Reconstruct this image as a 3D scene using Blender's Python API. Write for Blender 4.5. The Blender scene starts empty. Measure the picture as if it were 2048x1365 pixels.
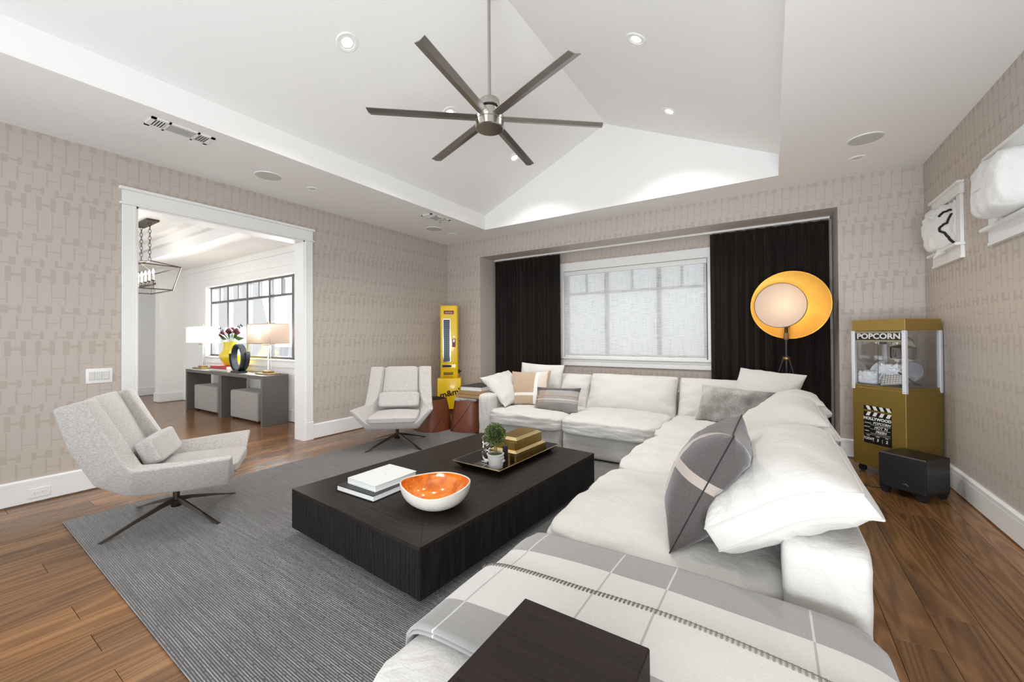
import bpy, bmesh, math, random
from mathutils import Vector, Matrix, noise

random.seed(7)
scene = bpy.context.scene
COL = scene.collection
PI = math.pi

# ---------------------------------------------------------------- camera
YAW, PITCH, ROLL, FPX, CYP = 0.573544, 0.008747, -0.006293, 805.48, 666.7
CAMZ = 1.332
def make_camera():
    c, s = math.cos(YAW), math.sin(YAW)
    r = Vector((c, s, 0)); f = Vector((-s, c, 0)); u = Vector((0, 0, 1))
    f2 = f*math.cos(PITCH) + u*math.sin(PITCH); u2 = u*math.cos(PITCH) - f*math.sin(PITCH)
    r3 = r*math.cos(ROLL) + u2*math.sin(ROLL); u3 = u2*math.cos(ROLL) - r*math.sin(ROLL)
    cam = bpy.data.cameras.new('camera'); o = bpy.data.objects.new('camera', cam); COL.objects.link(o)
    m = Matrix.Identity(4)
    for i in range(3):
        m[i][0] = r3[i]; m[i][1] = u3[i]; m[i][2] = -f2[i]
    m[0][3], m[1][3], m[2][3] = 0, 0, CAMZ
    o.matrix_world = m
    cam.sensor_width = 36; cam.sensor_fit = 'HORIZONTAL'
    cam.lens = FPX/2048*36
    cam.shift_y = -(682.5-CYP)/2048
    cam.clip_start = 0.05
    scene.camera = o
make_camera()

# ---------------------------------------------------------------- world, exposure
W = bpy.data.worlds.new('world'); scene.world = W; W.use_nodes = True
bg = W.node_tree.nodes['Background']
bg.inputs[0].default_value = (0.93, 0.965, 1.0, 1); bg.inputs[1].default_value = 0.76
vs = scene.view_settings
vs.view_transform = 'Standard'; vs.look = 'None'; vs.gamma = 1.0; vs.exposure = 0.9; vs.use_curve_mapping = False

def area_light(name, loc, rot, sx, sy, power, col=(1, 1, 1), spread=180):
    l = bpy.data.lights.new(name, 'AREA'); l.shape = 'RECTANGLE'; l.size = sx; l.size_y = sy
    l.energy = power; l.color = col; l.spread = math.radians(spread)
    o = bpy.data.objects.new(name, l); COL.objects.link(o); o.location = loc; o.rotation_euler = rot
    return o
# daylight falling on the outside of the two big windows
area_light('daylight_main_window', (-1.85, 7.3, 2.2), (math.radians(-75), 0, 0), 3.0, 2.2, 8, (0.93, 0.97, 1))
# unseen soft fill added behind the camera, aimed up to brighten the ceiling
area_light('added_ceiling_fill', (0.1, -1.2, 0.8), (math.radians(180-64), 0, 0), 2.2, 1.2, 82, (0.87, 0.94, 1))
area_light('daylight_far_window', (-8.2, 4.9, 2.1), (math.radians(-78), 0, 0), 4.2, 2.0, 700, (0.95, 0.98, 1))

# ---------------------------------------------------------------- helpers
def srgb(r, g, b):
    def f(v):
        v /= 255.0
        return v/12.92 if v <= 0.04045 else ((v+0.055)/1.055)**2.4
    return (f(r), f(g), f(b), 1.0)

def link(o, parent=None):
    COL.objects.link(o)
    if parent is not None: o.parent = parent
    return o
def tag(o, label=None, cat=None, group=None, kind=None):
    if label: o['label'] = label
    if cat: o['category'] = cat
    if group: o['group'] = group
    if kind: o['kind'] = kind
    return o
def thing(name, label, cat, loc=(0, 0, 0), rz=0.0, group=None):
    o = bpy.data.objects.new(name, None); o.empty_display_size = 0.1
    COL.objects.link(o); o.location = loc; o.rotation_euler = (0, 0, rz)
    return tag(o, label, cat, group)
def struct_empty(name, label, cat=None):
    o = bpy.data.objects.new(name, None); o.empty_display_size = 0.1
    COL.objects.link(o); return tag(o, label, cat, None, 'structure')

def mesh_from(name, verts, faces, mat=None, parent=None, smooth=False, mats=None, fm=None):
    me = bpy.data.meshes.new(name); me.from_pydata([tuple(v) for v in verts], [], faces)
    return finish(name, me, mat, parent, smooth, mats, fm)
def finish(name, me, mat, parent, smooth=False, mats=None, fm=None):
    if mats:
        for m in mats: me.materials.append(m)
        if fm:
            for p, i in zip(me.polygons, fm): p.material_index = i
    elif mat: me.materials.append(mat)
    if smooth:
        for p in me.polygons: p.use_smooth = True
    me.update()
    o = bpy.data.objects.new(name, me)
    return link(o, parent)
def bm_obj(name, bm, mat, parent=None, smooth=False, angle=None):
    bmesh.ops.recalc_face_normals(bm, faces=bm.faces[:])
    me = bpy.data.meshes.new(name); bm.to_mesh(me); bm.free()
    o = finish(name, me, mat, parent, smooth or angle is not None)
    if angle is not None: me.set_sharp_from_angle(angle=math.radians(angle))
    return o
def bm_box(bm, a, b, M=None):
    x0, y0, z0 = a; x1, y1, z1 = b
    vs_ = [bm.verts.new(p) for p in ((x0,y0,z0),(x1,y0,z0),(x1,y1,z0),(x0,y1,z0),(x0,y0,z1),(x1,y0,z1),(x1,y1,z1),(x0,y1,z1))]
    if M is not None:
        for v in vs_: v.co = M @ v.co
    fs = [bm.faces.new([vs_[i] for i in q]) for q in ((3,2,1,0),(4,5,6,7),(0,1,5,4),(1,2,6,5),(2,3,7,6),(3,0,4,7))]
    return vs_, fs
def box(name, a, b, mat, parent=None, bev=0.0, seg=2, M=None):
    bm = bmesh.new(); bm_box(bm, a, b, M)
    if bev > 0:
        bmesh.ops.bevel(bm, geom=bm.edges[:], offset=bev, segments=seg, affect='EDGES', profile=0.5)
        return bm_obj(name, bm, mat, parent, angle=35)
    return bm_obj(name, bm, mat, parent)
def boxes(name, lst, mat, parent=None):
    bm = bmesh.new()
    for a, b in lst: bm_box(bm, a, b)
    return bm_obj(name, bm, mat, parent)
def bm_lathe(bm, prof, n=32, M=None, cap=True):
    rings = []
    for r, z in prof:
        if r < 1e-6:
            v = bm.verts.new((0, 0, z)); rings.append([v])
        else:
            rings.append([bm.verts.new((r*math.cos(2*PI*i/n), r*math.sin(2*PI*i/n), z)) for i in range(n)])
    if M is not None:
        for rg in rings:
            for v in rg: v.co = M @ v.co
    for A, B in zip(rings, rings[1:]):
        for i in range(n):
            j = (i+1) % n
            if len(A) == 1 and len(B) == 1: continue
            if len(A) == 1: bm.faces.new((A[0], B[i], B[j]))
            elif len(B) == 1: bm.faces.new((A[i], A[j], B[0]))
            else: bm.faces.new((A[i], A[j], B[j], B[i]))
    if cap:
        if len(rings[0]) > 1: bm.faces.new(rings[0][::-1])
        if len(rings[-1]) > 1: bm.faces.new(rings[-1])
def lathe(name, prof, mat, parent=None, n=32, M=None, cap=True, angle=40):
    bm = bmesh.new(); bm_lathe(bm, prof, n, M, cap)
    return bm_obj(name, bm, mat, parent, angle=angle)
def frame_dir(p0, p1):
    d = (Vector(p1)-Vector(p0)); L = d.length; d.normalize()
    q = d.to_track_quat('Z', 'Y')
    return Matrix.Translation(Vector(p0)) @ q.to_matrix().to_4x4(), L
def rod(name, p0, p1, r0, mat, parent=None, r1=None, n=12):
    M, L = frame_dir(p0, p1)
    return lathe(name, [(r0, 0), (r0 if r1 is None else r1, L)], mat, parent, n, M)
def bm_rod(bm, p0, p1, r0, r1=None, n=8):
    M, L = frame_dir(p0, p1); bm_lathe(bm, [(r0, 0), (r0 if r1 is None else r1, L)], n, M)
def bm_tube(bm, pts, r, n=8, closed=False):
    pts = [Vector(p) for p in pts]; N = len(pts); rings = []
    up = Vector((0.13, 0.21, 0.97)).normalized()
    for i, p in enumerate(pts):
        if closed: t = pts[(i+1) % N]-pts[i-1]
        else: t = pts[min(i+1, N-1)]-pts[max(i-1, 0)]
        t.normalize(); a = t.cross(up)
        if a.length < 1e-4: a = t.cross(Vector((1, 0, 0)))
        a.normalize(); b = t.cross(a)
        rr = r[i] if isinstance(r, (list, tuple)) else r
        rings.append([bm.verts.new(p + a*rr*math.cos(2*PI*k/n) + b*rr*math.sin(2*PI*k/n)) for k in range(n)])
    for i in range(N if closed else N-1):
        A, B = rings[i], rings[(i+1) % N]
        for k in range(n): bm.faces.new((A[k], A[(k+1) % n], B[(k+1) % n], B[k]))
    if not closed:
        bm.faces.new(rings[0][::-1]); bm.faces.new(rings[-1])
def tube(name, pts, r, mat, parent=None, n=8, closed=False):
    bm = bmesh.new(); bm_tube(bm, pts, r, n, closed); return bm_obj(name, bm, mat, parent, angle=60)
def bm_prism(bm, poly, z0, z1, M=None):
    lo = [bm.verts.new((x, y, z0)) for x, y in poly]; hi = [bm.verts.new((x, y, z1)) for x, y in poly]
    if M is not None:
        for v in lo+hi: v.co = M @ v.co
    n = len(poly)
    bm.faces.new(lo[::-1]); bm.faces.new(hi)
    for i in range(n): bm.faces.new((lo[i], lo[(i+1) % n], hi[(i+1) % n], hi[i]))
def prism(name, poly, z0, z1, mat, parent=None, M=None, bev=0):
    bm = bmesh.new(); bm_prism(bm, poly, z0, z1, M)
    if bev: bmesh.ops.bevel(bm, geom=bm.edges[:], offset=bev, segments=2, affect='EDGES', profile=0.5)
    return bm_obj(name, bm, mat, parent, angle=35 if bev else None)
def grid_mesh(name, f, nu, nv, mat, parent=None, thick=0.0, smooth=True):
    """sheet of points f(u,v), u,v in 0..1; thick>0 gives it a second face and a rim"""
    P = [[Vector(f(i/nu, j/nv)) for j in range(nv+1)] for i in range(nu+1)]
    idx = lambda i, j: i*(nv+1)+j
    V = [P[i][j] for i in range(nu+1) for j in range(nv+1)]
    F = [(idx(i, j), idx(i+1, j), idx(i+1, j+1), idx(i, j+1)) for i in range(nu) for j in range(nv)]
    if thick:
        n0 = len(V); B = []
        for i in range(nu+1):
            for j in range(nv+1):
                du = P[min(i+1, nu)][j]-P[max(i-1, 0)][j]; dv = P[i][min(j+1, nv)]-P[i][max(j-1, 0)]
                nn = du.cross(dv); nn.normalize(); B.append(P[i][j]-nn*thick)
        V += B
        F += [tuple(n0+k for k in q[::-1]) for q in F]
        rim = [idx(i, 0) for i in range(nu+1)] + [idx(nu, j) for j in range(1, nv+1)] + [idx(i, nv) for i in range(nu-1, -1, -1)] + [idx(0, j) for j in range(nv-1, 0, -1)]
        for a, b in zip(rim, rim[1:]+rim[:1]): F.append((a, n0+a, n0+b, b))
    return mesh_from(name, V, F, mat, parent, smooth)
def basis(center, xdir, zdir):
    """matrix whose local Z is zdir and local X is close to xdir"""
    z = Vector(zdir).normalized(); x = Vector(xdir); x = (x - z*x.dot(z)).normalized(); y = z.cross(x)
    M = Matrix.Identity(4)
    for i in range(3):
        M[i][0] = x[i]; M[i][1] = y[i]; M[i][2] = z[i]; M[i][3] = center[i]
    return M
def copy_tree(o, parent=None):
    c = o.copy(); COL.objects.link(c); c.parent = parent
    for ch in list(o.children): copy_tree(ch, c)
    return c
def text_mesh(name, s, size, mat, parent, M, extrude=0.001, offset=0.0, shear=0.0, sx=1.0):
    cu = bpy.data.curves.new(name, 'FONT'); cu.body = s; cu.size = size; cu.extrude = extrude
    cu.offset = offset; cu.shear = shear; cu.align_x = 'CENTER'; cu.align_y = 'CENTER'; cu.resolution_u = 3
    t = bpy.data.objects.new(name, cu); COL.objects.link(t)
    me = bpy.data.meshes.new_from_object(t.evaluated_get(bpy.context.evaluated_depsgraph_get()))
    bpy.data.objects.remove(t); bpy.data.curves.remove(cu)
    me.transform(M @ Matrix.Diagonal((sx, 1, 1, 1)))
    me.materials.clear()
    return finish(name, me, mat, parent)

# soft goods ------------------------------------------------------
def pillow_verts(w, h, t, n=18, pinch=0.06, seam=0.0, power=2.2, wr=0.0, seed=0, box_edge=0.0, sag=0.0, droop=(0, 0), rnd=0.0):
    """knife-edge (or boxed) cushion, local X width, Y height, Z thickness"""
    V, F = [], []
    def prof(u, v):
        a = max(0.0, 1-abs(u)**power); b = max(0.0, 1-abs(v)**power)
        return (a*b)**0.5
    def outline(u, v):
        x = u*w/2*(1-pinch*(1-v*v)*abs(u)**2*1.0) ; y = v*h/2*(1-pinch*(1-u*u)*abs(v)**2*1.0)
        y -= sag*(1-u*u)*max(v, 0)*h
        k = 1-rnd*(abs(u*v))**4; x *= k; y *= k
        return x, y
    for side in (1, -1):
        for i in range(n+1):
            for j in range(n+1):
                u = math.sin((i/n-0.5)*PI); v = math.sin((j/n-0.5)*PI)
                x, y = outline(u, v); p = prof(u, v)
                z = side*(t/2*p + box_edge/2)
                if wr:
                    q = Vector((u*2.3+seed*3.1, v*2.3-seed, side*1.7))
                    z += side*wr*p**0.5*noise.noise(q*1.3)
                    e = (1-p); rad = math.atan2(v, u)
                    z += side*wr*0.6*e*(1 if 0 < p else 0)*math.sin(rad*14+seed+4*noise.noise(q))*min(1, p*4)
                z -= droop[0]*max(0, v)**2 + droop[1]*max(0, -v)**2
                V.append(Vector((x, y, z)))
    m = (n+1)**2; k = lambda i, j: i*(n+1)+j
    for i in range(n):
        for j in range(n):
            q = (k(i, j), k(i+1, j), k(i+1, j+1), k(i, j+1))
            F.append(q); F.append(tuple(m+a for a in q[::-1]))
    rim = [k(i, 0) for i in range(n+1)] + [k(n, j) for j in range(1, n+1)] + [k(i, n) for i in range(n-1, -1, -1)] + [k(0, j) for j in range(n-1, 0, -1)]
    if box_edge > 0:
        for a, b in zip(rim, rim[1:]+rim[:1]): F.append((a, m+a, m+b, b))
    else:
        remap = {m+a: a for a in rim}
        F = [tuple(remap.get(a, a) for a in f) for f in F]
    return V, F, [V[a].copy() for a in rim]
def pillow(name, M, w, h, t, mat, parent=None, bend=0.0, **kw):
    V, F, rim = pillow_verts(w, h, t, **kw)
    def tr(v):
        v = v.copy()
        if bend: v.z += bend*((v.x/(w/2))**2)
        return M @ v
    used = sorted({a for f in F for a in f}); mp = {a: i for i, a in enumerate(used)}
    o = mesh_from(name, [tr(V[a]) for a in used], [tuple(mp[a] for a in f) for f in F], mat, parent, True)
    return o, [tr(v) for v in rim]
def superbox(name, c, size, mat, parent=None, e=0.32, n=20, wr=0.0, seed=0, crown=0.0, M=None, front_droop=0.0):
    """rounded soft block: superellipsoid-like cushion with crowned top; size=(x,y,z)"""
    V, F = [], []
    sx, sy, sz = size
    bm = bmesh.new(); bmesh.ops.create_cube(bm, size=2)
    bmesh.ops.subdivide_edges(bm, edges=bm.edges[:], cuts=n, use_grid_fill=True)
    for v in bm.verts:
        x, y, z = v.co
        # squash a cube towards a rounded block
        k = 1/e
        L = (abs(x)**(2*k) + abs(y)**(2*k) + abs(z)**(2*k))**(1/(2*k))
        x, y, z = x/L, y/L, z/L
        top = max(0.0, 1-x*x)*max(0.0, 1-y*y)
        q = Vector((x*2+seed*1.7, y*2-seed, z*1.5+seed))
        z2 = z*sz/2 + (crown*top if z > 0 else 0)
        d = wr*noise.noise(q*1.6) + wr*0.5*noise.noise(q*4.0)
        nx, ny = x*sx/2, y*sy/2
        s = 1 + d/max(0.2, min(sx, sy))*1.2
        v.co = Vector((nx*s, ny*s, z2 + (d if z > 0 else 0)))
    for v in bm.verts:
        v.co = (M @ v.co) if M is not None else v.co + Vector(c)
    return bm_obj(name, bm, mat, parent, smooth=True)

# ---------------------------------------------------------------- node helpers
class NT:
    def __init__(s, name):
        s.m = bpy.data.materials.new(name); s.m.use_nodes = True
        s.t = s.m.node_tree; s.n = s.t.nodes; s.l = s.t.links
        s.b = s.n['Principled BSDF']
    def add(s, typ, **kw):
        n = s.n.new(typ)
        for k, v in kw.items(): setattr(n, k, v)
        return n
    def set(s, sock, v):
        if hasattr(v, 'is_output') or isinstance(v, bpy.types.NodeSocket): s.l.new(v, sock)
        else: sock.default_value = v
    def math(s, op, a, b=0.0, c=None, clamp=False):
        n = s.add('ShaderNodeMath', operation=op); n.use_clamp = clamp
        s.set(n.inputs[0], a); s.set(n.inputs[1], b)
        if c is not None: s.set(n.inputs[2], c)
        return n.outputs[0]
    def mix(s, f, a, b, typ='MIX'):
        n = s.add('ShaderNodeMix', data_type='RGBA', blend_type=typ)
        s.set(n.inputs[0], f); s.set(n.inputs[6], a); s.set(n.inputs[7], b)
        return n.outputs[2]
    def coord(s, which='Object'): return s.add('ShaderNodeTexCoord').outputs[which]
    def mapping(s, v, scale=(1, 1, 1), loc=(0, 0, 0), rot=(0, 0, 0)):
        n = s.add('ShaderNodeMapping'); s.l.new(v, n.inputs[0])
        n.inputs['Scale'].default_value = scale; n.inputs['Rotation'].default_value = rot
        s.set(n.inputs['Location'], loc)
        return n.outputs[0]
    def noise(s, v, scale=5, detail=2, rough=0.5, dist=0.0):
        n = s.add('ShaderNodeTexNoise'); s.l.new(v, n.inputs['Vector'])
        n.inputs['Scale'].default_value = scale; n.inputs['Detail'].default_value = detail
        n.inputs['Roughness'].default_value = rough; n.inputs['Distortion'].default_value = dist
        return n.outputs['Fac']
    def ramp(s, f, stops):
        n = s.add('ShaderNodeValToRGB'); s.l.new(f, n.inputs[0]); e = n.color_ramp.elements
        while len(e) < len(stops): e.new(0.5)
        for el, (p, c) in zip(e, stops): el.position = p; el.color = c
        return n.outputs[0]
    def wave(s, v, scale, dist=0, detail=2, direction='X', typ='BANDS', dscale=1.0, profile='SIN'):
        n = s.add('ShaderNodeTexWave', wave_type=typ, wave_profile=profile)
        if typ == 'BANDS': n.bands_direction = direction
        s.l.new(v, n.inputs['Vector']); n.inputs['Scale'].default_value = scale
        n.inputs['Distortion'].default_value = dist; n.inputs['Detail'].default_value = detail
        n.inputs['Detail Scale'].default_value = dscale
        return n.outputs['Fac']
    def bump(s, h, strength=0.3, dist=0.01):
        n = s.add('ShaderNodeBump'); s.l.new(h, n.inputs['Height'])
        n.inputs['Strength'].default_value = strength; n.inputs['Distance'].default_value = dist
        s.l.new(n.outputs[0], s.b.inputs['Normal'])
    def base(s, c): s.set(s.b.inputs['Base Color'], c)
    def prop(s, rough=0.5, metal=0.0, spec=0.5, coat=0.0, sheen=0.0, trans=0.0):
        b = s.b; b.inputs['Roughness'].default_value = rough; b.inputs['Metallic'].default_value = metal
        b.inputs['Specular IOR Level'].default_value = spec; b.inputs['Coat Weight'].default_value = coat
        b.inputs['Sheen Weight'].default_value = sheen; b.inputs['Transmission Weight'].default_value = trans
def plain(name, c, rough=0.5, metal=0.0, spec=0.5, var=0.04, scale=12, bump=0.0, coat=0.0, sheen=0.0):
    t = NT(name); t.prop(rough, metal, spec, coat, sheen)
    v = t.coord(); f = t.noise(v, scale, 3)
    d = tuple(max(0, x*(1-var*2)) for x in c[:3])+(1,)
    t.base(t.mix(f, d, c))
    if bump: t.bump(t.noise(v, scale*6, 2), bump, 0.002)
    return t.m
def fabric(name, c, c2=None, scale=260, rough=0.9, bump=0.25, sheen=0.2, wrinkle=0.0, var=0.10):
    t = NT(name); t.prop(rough, 0, 0.2, 0, sheen); v = t.coord()
    a = t.noise(t.mapping(v, (scale, scale*0.25, scale)), 1, 2)
    b = t.noise(t.mapping(v, (scale*0.25, scale, scale*0.6)), 1, 2)
    f = t.math('MULTIPLY', t.math('ADD', a, b), 0.5)
    c2 = c2 or tuple(x*(1-var) for x in c[:3])+(1,)
    t.base(t.mix(t.ramp(f, [(0.35, (0, 0, 0, 1)), (0.65, (1, 1, 1, 1))]), c2, c))
    h = f
    if wrinkle:
        w = t.math('ADD', t.noise(v, 5, 3, 0.55, 1.5), t.math('MULTIPLY', t.noise(t.mapping(v, (1, 1.6, 2.2)), 7, 2, 0.5, 2.0), 0.2))
        h = t.math('ADD', t.math('MULTIPLY', f, 0.10), t.math('MULTIPLY', w, wrinkle))
        t.bump(h, 0.6, 0.03)
    else: t.bump(h, bump, 0.002)
    return t.m
def emit(name, c, strength):
    t = NT(name); t.base((0.9, 0.9, 0.9, 1)); t.b.inputs['Emission Color'].default_value = c
    t.b.inputs['Emission Strength'].default_value = strength; return t.m

# ---------------------------------------------------------------- materials
WHITE = plain('white_paint', srgb(238, 237, 234), 0.45, var=0.01)
TRIM = plain('white_trim', srgb(240, 240, 238), 0.35, var=0.01)
CEIL = plain('ceiling_paint', srgb(243, 242, 240), 0.8, var=0.008, bump=0.03)
FARWALL = plain('cream_paint', srgb(240, 240, 238), 0.7, var=0.01)
def wallpaper(name, axis):
    t = NT(name); t.prop(0.55, 0, 0.35)
    sep = t.add('ShaderNodeSeparateXYZ'); v = t.coord(); t.l.new(v, sep.inputs[0])
    U = sep.outputs[axis]; Z = sep.outputs[2]
    per = 0.60; cw = 0.158
    zz = t.math('DIVIDE', t.math('FLOORED_MODULO', Z, per), per)     # 0..1 within a repeat
    total = None
    # rows: z0, z1 (fraction), bar half-width, crossbar half-height, shift
    rows = [(0.00, 0.20, 0.17, 0.10, 0.0), (0.225, 0.33, 0.16, 0.11, 0.37), (0.36, 0.55, 0.055, 0.04, 0.71),
            (0.575, 0.68, 0.18, 0.13, 0.13), (0.71, 0.985, 0.045, 0.025, 0.53)]
    for k, (z0, z1, bw, ch, sh) in enumerate(rows):
        uu = t.math('ADD', t.math('DIVIDE', U, cw), sh)
        cell = t.math('FLOOR', uu); fr = t.math('SUBTRACT', uu, cell)
        wn = t.add('ShaderNodeTexWhiteNoise', noise_dimensions='2D')
        cmb = t.add('ShaderNodeCombineXYZ'); t.l.new(t.math('FLOORED_MODULO', cell, 5.0), cmb.inputs[0]); cmb.inputs[1].default_value = k*3.7
        t.l.new(cmb.outputs[0], wn.inputs['Vector']); rnd = wn.outputs['Value']
        lz = t.math('DIVIDE', t.math('SUBTRACT', zz, z0), z1-z0)
        inrow = t.math('MULTIPLY', t.math('GREATER_THAN', lz, 0.0), t.math('LESS_THAN', lz, 1.0))
        # two uprights
        w1 = t.math('MULTIPLY', bw, t.math('ADD', 0.55, t.math('MULTIPLY', rnd, 0.75)))
        w2 = t.math('MULTIPLY', bw, t.math('SUBTRACT', 1.35, t.math('MULTIPLY', rnd, 0.75)))
        b1 = t.math('LESS_THAN', t.math('ABSOLUTE', t.math('SUBTRACT', fr, 0.24)), t.math('MULTIPLY', w1, 0.6))
        b2 = t.math('LESS_THAN', t.math('ABSOLUTE', t.math('SUBTRACT', fr, 0.74)), t.math('MULTIPLY', w2, 0.6))
        cz = t.math('ADD', 0.15, t.math('MULTIPLY', rnd, 0.5))
        cb = t.math('MULTIPLY', t.math('LESS_THAN', t.math('ABSOLUTE', t.math('SUBTRACT', lz, cz)), ch),
                    t.math('LESS_THAN', t.math('ABSOLUTE', t.math('SUBTRACT', fr, 0.49)), 0.26))
        m = t.math('MULTIPLY', inrow, t.math('MAXIMUM', t.math('MAXIMUM', b1, b2), cb))
        total = m if total is None else t.math('MAXIMUM', total, m)
    ns = t.noise(t.mapping(v, (60, 60, 6)), 3, 2)
    base = t.mix(t.math('MULTIPLY', ns, 0.5), srgb(196, 186, 177), srgb(187, 177, 168))
    pat = t.mix(t.math('MULTIPLY', ns, 0.5), srgb(181, 170, 160), srgb(173, 162, 152))
    t.base(t.mix(t.math('MULTIPLY', total, 0.8), base, pat))
    t.set(t.b.inputs['Roughness'], t.math('ADD', 0.42, t.math('MULTIPLY', total, 0.2)))
    return t.m
PAPER_Y = wallpaper('wallpaper_side', 1)
PAPER_X = wallpaper('wallpaper_back', 0)
NICHE = plain('niche_plaster', srgb(206, 196, 186), 0.6, var=0.02)

def plank_mat():
    t = NT('oak_plank'); v = t.coord()
    info = t.add('ShaderNodeObjectInfo').outputs['Random']
    cmb = t.add('ShaderNodeCombineXYZ')
    t.l.new(t.math('MULTIPLY', info, 37.0), cmb.inputs[0]); t.l.new(t.math('MULTIPLY', info, 91.0), cmb.inputs[1]); t.l.new(t.math('MULTIPLY', info, 13.0), cmb.inputs[2])
    va = t.add('ShaderNodeVectorMath', operation='ADD'); t.l.new(v, va.inputs[0]); t.l.new(cmb.outputs[0], va.inputs[1])
    p = va.outputs[0]
    gn = t.noise(t.mapping(p, (5.0, 0.42, 1)), 1.2, 1.5, 0.5)
    g1 = t.math('MULTIPLY', t.math('ADD', t.math('SINE', t.math('MULTIPLY', gn, 95.0)), 1.0), 0.5)
    g2 = t.noise(t.mapping(p, (60, 2.2, 10)), 2, 4, 0.6)
    g3 = t.noise(t.mapping(p, (5, 0.8, 1)), 1.3, 2)
    f = t.math('ADD', t.math('MULTIPLY', g1, 0.20), t.math('ADD', t.math('MULTIPLY', g2, 0.28), t.math('MULTIPLY', g3, 0.52)))
    c = t.ramp(f, [(0.25, srgb(88, 60, 36)), (0.45, srgb(117, 82, 51)), (0.62, srgb(138, 100, 64)), (0.8, srgb(156, 118, 79))])
    tint = t.ramp(info, [(0.0, (0.78, 0.76, 0.74, 1)), (0.5, (1, 1, 1, 1)), (1.0, (1.2, 1.15, 1.08, 1))])
    t.base(t.mix(1.0, c, tint, 'MULTIPLY'))
    t.prop(0.3, 0, 0.5, 0.0)
    t.set(t.b.inputs['Roughness'], t.math('ADD', 0.13, t.math('MULTIPLY', g2, 0.17)))
    t.bump(g2, 0.05, 0.002)
    return t.m
PLANK = plank_mat()
SUBFLOOR = plain('subfloor', srgb(50, 34, 24), 0.8)

def rug_mat():
    t = NT('striped_rug'); v = t.coord(); t.prop(0.95, 0, 0.15, 0, 0.35)
    sep = t.add('ShaderNodeSeparateXYZ'); t.l.new(v, sep.inputs[0])
    X, Y = sep.outputs[0], sep.outputs[1]
    n1 = t.noise(t.mapping(v, (3, 60, 1)), 1, 3)          # row to row differences
    n2 = t.noise(t.mapping(v, (70, 105, 1)), 1, 2, 0.7)     # dashes along a row
    n3 = t.noise(v, 0.9, 2)
    row = t.math('SINE', t.math('MULTIPLY', Y, 2*PI/0.0095))
    lo = t.math('MULTIPLY', t.math('ADD', row, 1.0), 0.5)
    s = t.math('MULTIPLY', t.math('GREATER_THAN', lo, 0.62), t.math('GREATER_THAN', n2, 0.40))
    light = t.mix(n1, srgb(132, 129, 127), srgb(186, 182, 178))
    dark = t.mix(t.noise(t.mapping(v, (2, 30, 1)), 2, 3), srgb(40, 38, 39), srgb(72, 68, 68))
    t.base(t.mix(t.math('MULTIPLY', s, t.math('ADD', 0.12, t.math('MULTIPLY', n1, 0.95)), clamp=True), dark, light))
    t.bump(lo, 0.6, 0.006)
    return t.m
RUG = rug_mat()

def darkwood(name, c0, c1, vec, scale=1.0, rough=0.45):
    t = NT(name); v = t.mapping(t.coord(), vec)
    g = t.wave(t.mapping(v, (1, 1, 0.12)), 14*scale, 11, 3, 'X', dscale=1.1)
    n = t.noise(t.mapping(v, (95, 95, 5)), 1, 4, 0.6)
    f = t.math('ADD', t.math('MULTIPLY', g, 0.45), t.math('MULTIPLY', n, 0.55))
    t.base(t.ramp(f, [(0.25, c0), (0.75, c1)])); t.prop(rough, 0, 0.25)
    t.bump(f, 0.5, 0.003)
    return t.m
EBONY_SIDE = darkwood('ebony_oak_side', srgb(10, 9, 10), srgb(27, 24, 24), (1, 1, 1), rough=0.6)
def ebony_top():
    t = NT('ebony_oak_top'); v = t.coord()
    g = t.wave(t.mapping(v, (1, 0.12, 1)), 12, 10, 3, 'X', dscale=1.1)
    n = t.noise(t.mapping(v, (90, 5, 1)), 1, 4, 0.6)
    f = t.math('ADD', t.math('MULTIPLY', g, 0.2), t.math('MULTIPLY', n, 0.8))
    t.base(t.ramp(f, [(0.25, srgb(22, 18, 16)), (0.75, srgb(46, 37, 32))])); t.prop(0.5, 0, 0.15)
    t.bump(f, 0.35, 0.003)
    return t.m
EBONY_TOP = ebony_top()

SOFA = fabric('white_linen', srgb(193, 190, 184), scale=230, wrinkle=0.6, var=0.05)
SOFA_SEAM = fabric('white_linen_seam', srgb(190, 187, 181), scale=230, bump=0.15, var=0.05)
CHAIRF = fabric('oatmeal_upholstery', srgb(196, 191, 186), srgb(160, 155, 151), scale=210, bump=0.35)
BRONZE = plain('dark_bronze', srgb(84, 76, 68), 0.35, 0.9, var=0.06)
NICKEL = plain('brushed_nickel', srgb(190, 186, 178), 0.24, 1.0, var=0.06, scale=40)
NICKEL_D = plain('brushed_nickel_blade', srgb(168, 166, 163), 0.30, 1.0, var=0.08, scale=30)
BLACK = plain('black_satin', srgb(17, 17, 18), 0.35, var=0.1)
BLACK_M = plain('black_matte', srgb(26, 25, 26), 0.7, var=0.1)
CHROME = plain('chrome', srgb(215, 215, 215), 0.12, 1.0, var=0.02)
STEEL = plain('stainless', srgb(190, 190, 190), 0.3, 1.0, var=0.05)
ALU = plain('white_aluminium', srgb(222, 223, 228), 0.4, 0.1, var=0.02)
GOLDBOX = plain('brushed_brass_box', srgb(206, 170, 98), 0.30, 1.0, var=0.12, scale=20)
GOLDTRIM = plain('polished_brass', srgb(250, 224, 168), 0.2, 1.0, var=0.03)
BRASS = plain('antique_brass', srgb(176, 150, 104), 0.3, 1.0, var=0.05)
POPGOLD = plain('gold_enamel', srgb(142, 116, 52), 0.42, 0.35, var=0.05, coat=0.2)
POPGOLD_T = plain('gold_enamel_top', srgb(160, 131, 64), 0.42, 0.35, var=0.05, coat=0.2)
YELLOW = plain('yellow_enamel', srgb(240, 198, 10), 0.3, var=0.02, coat=0.3)
YELLOWV = plain('yellow_glaze', srgb(238, 214, 8), 0.18, var=0.03, coat=0.4)
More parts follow.
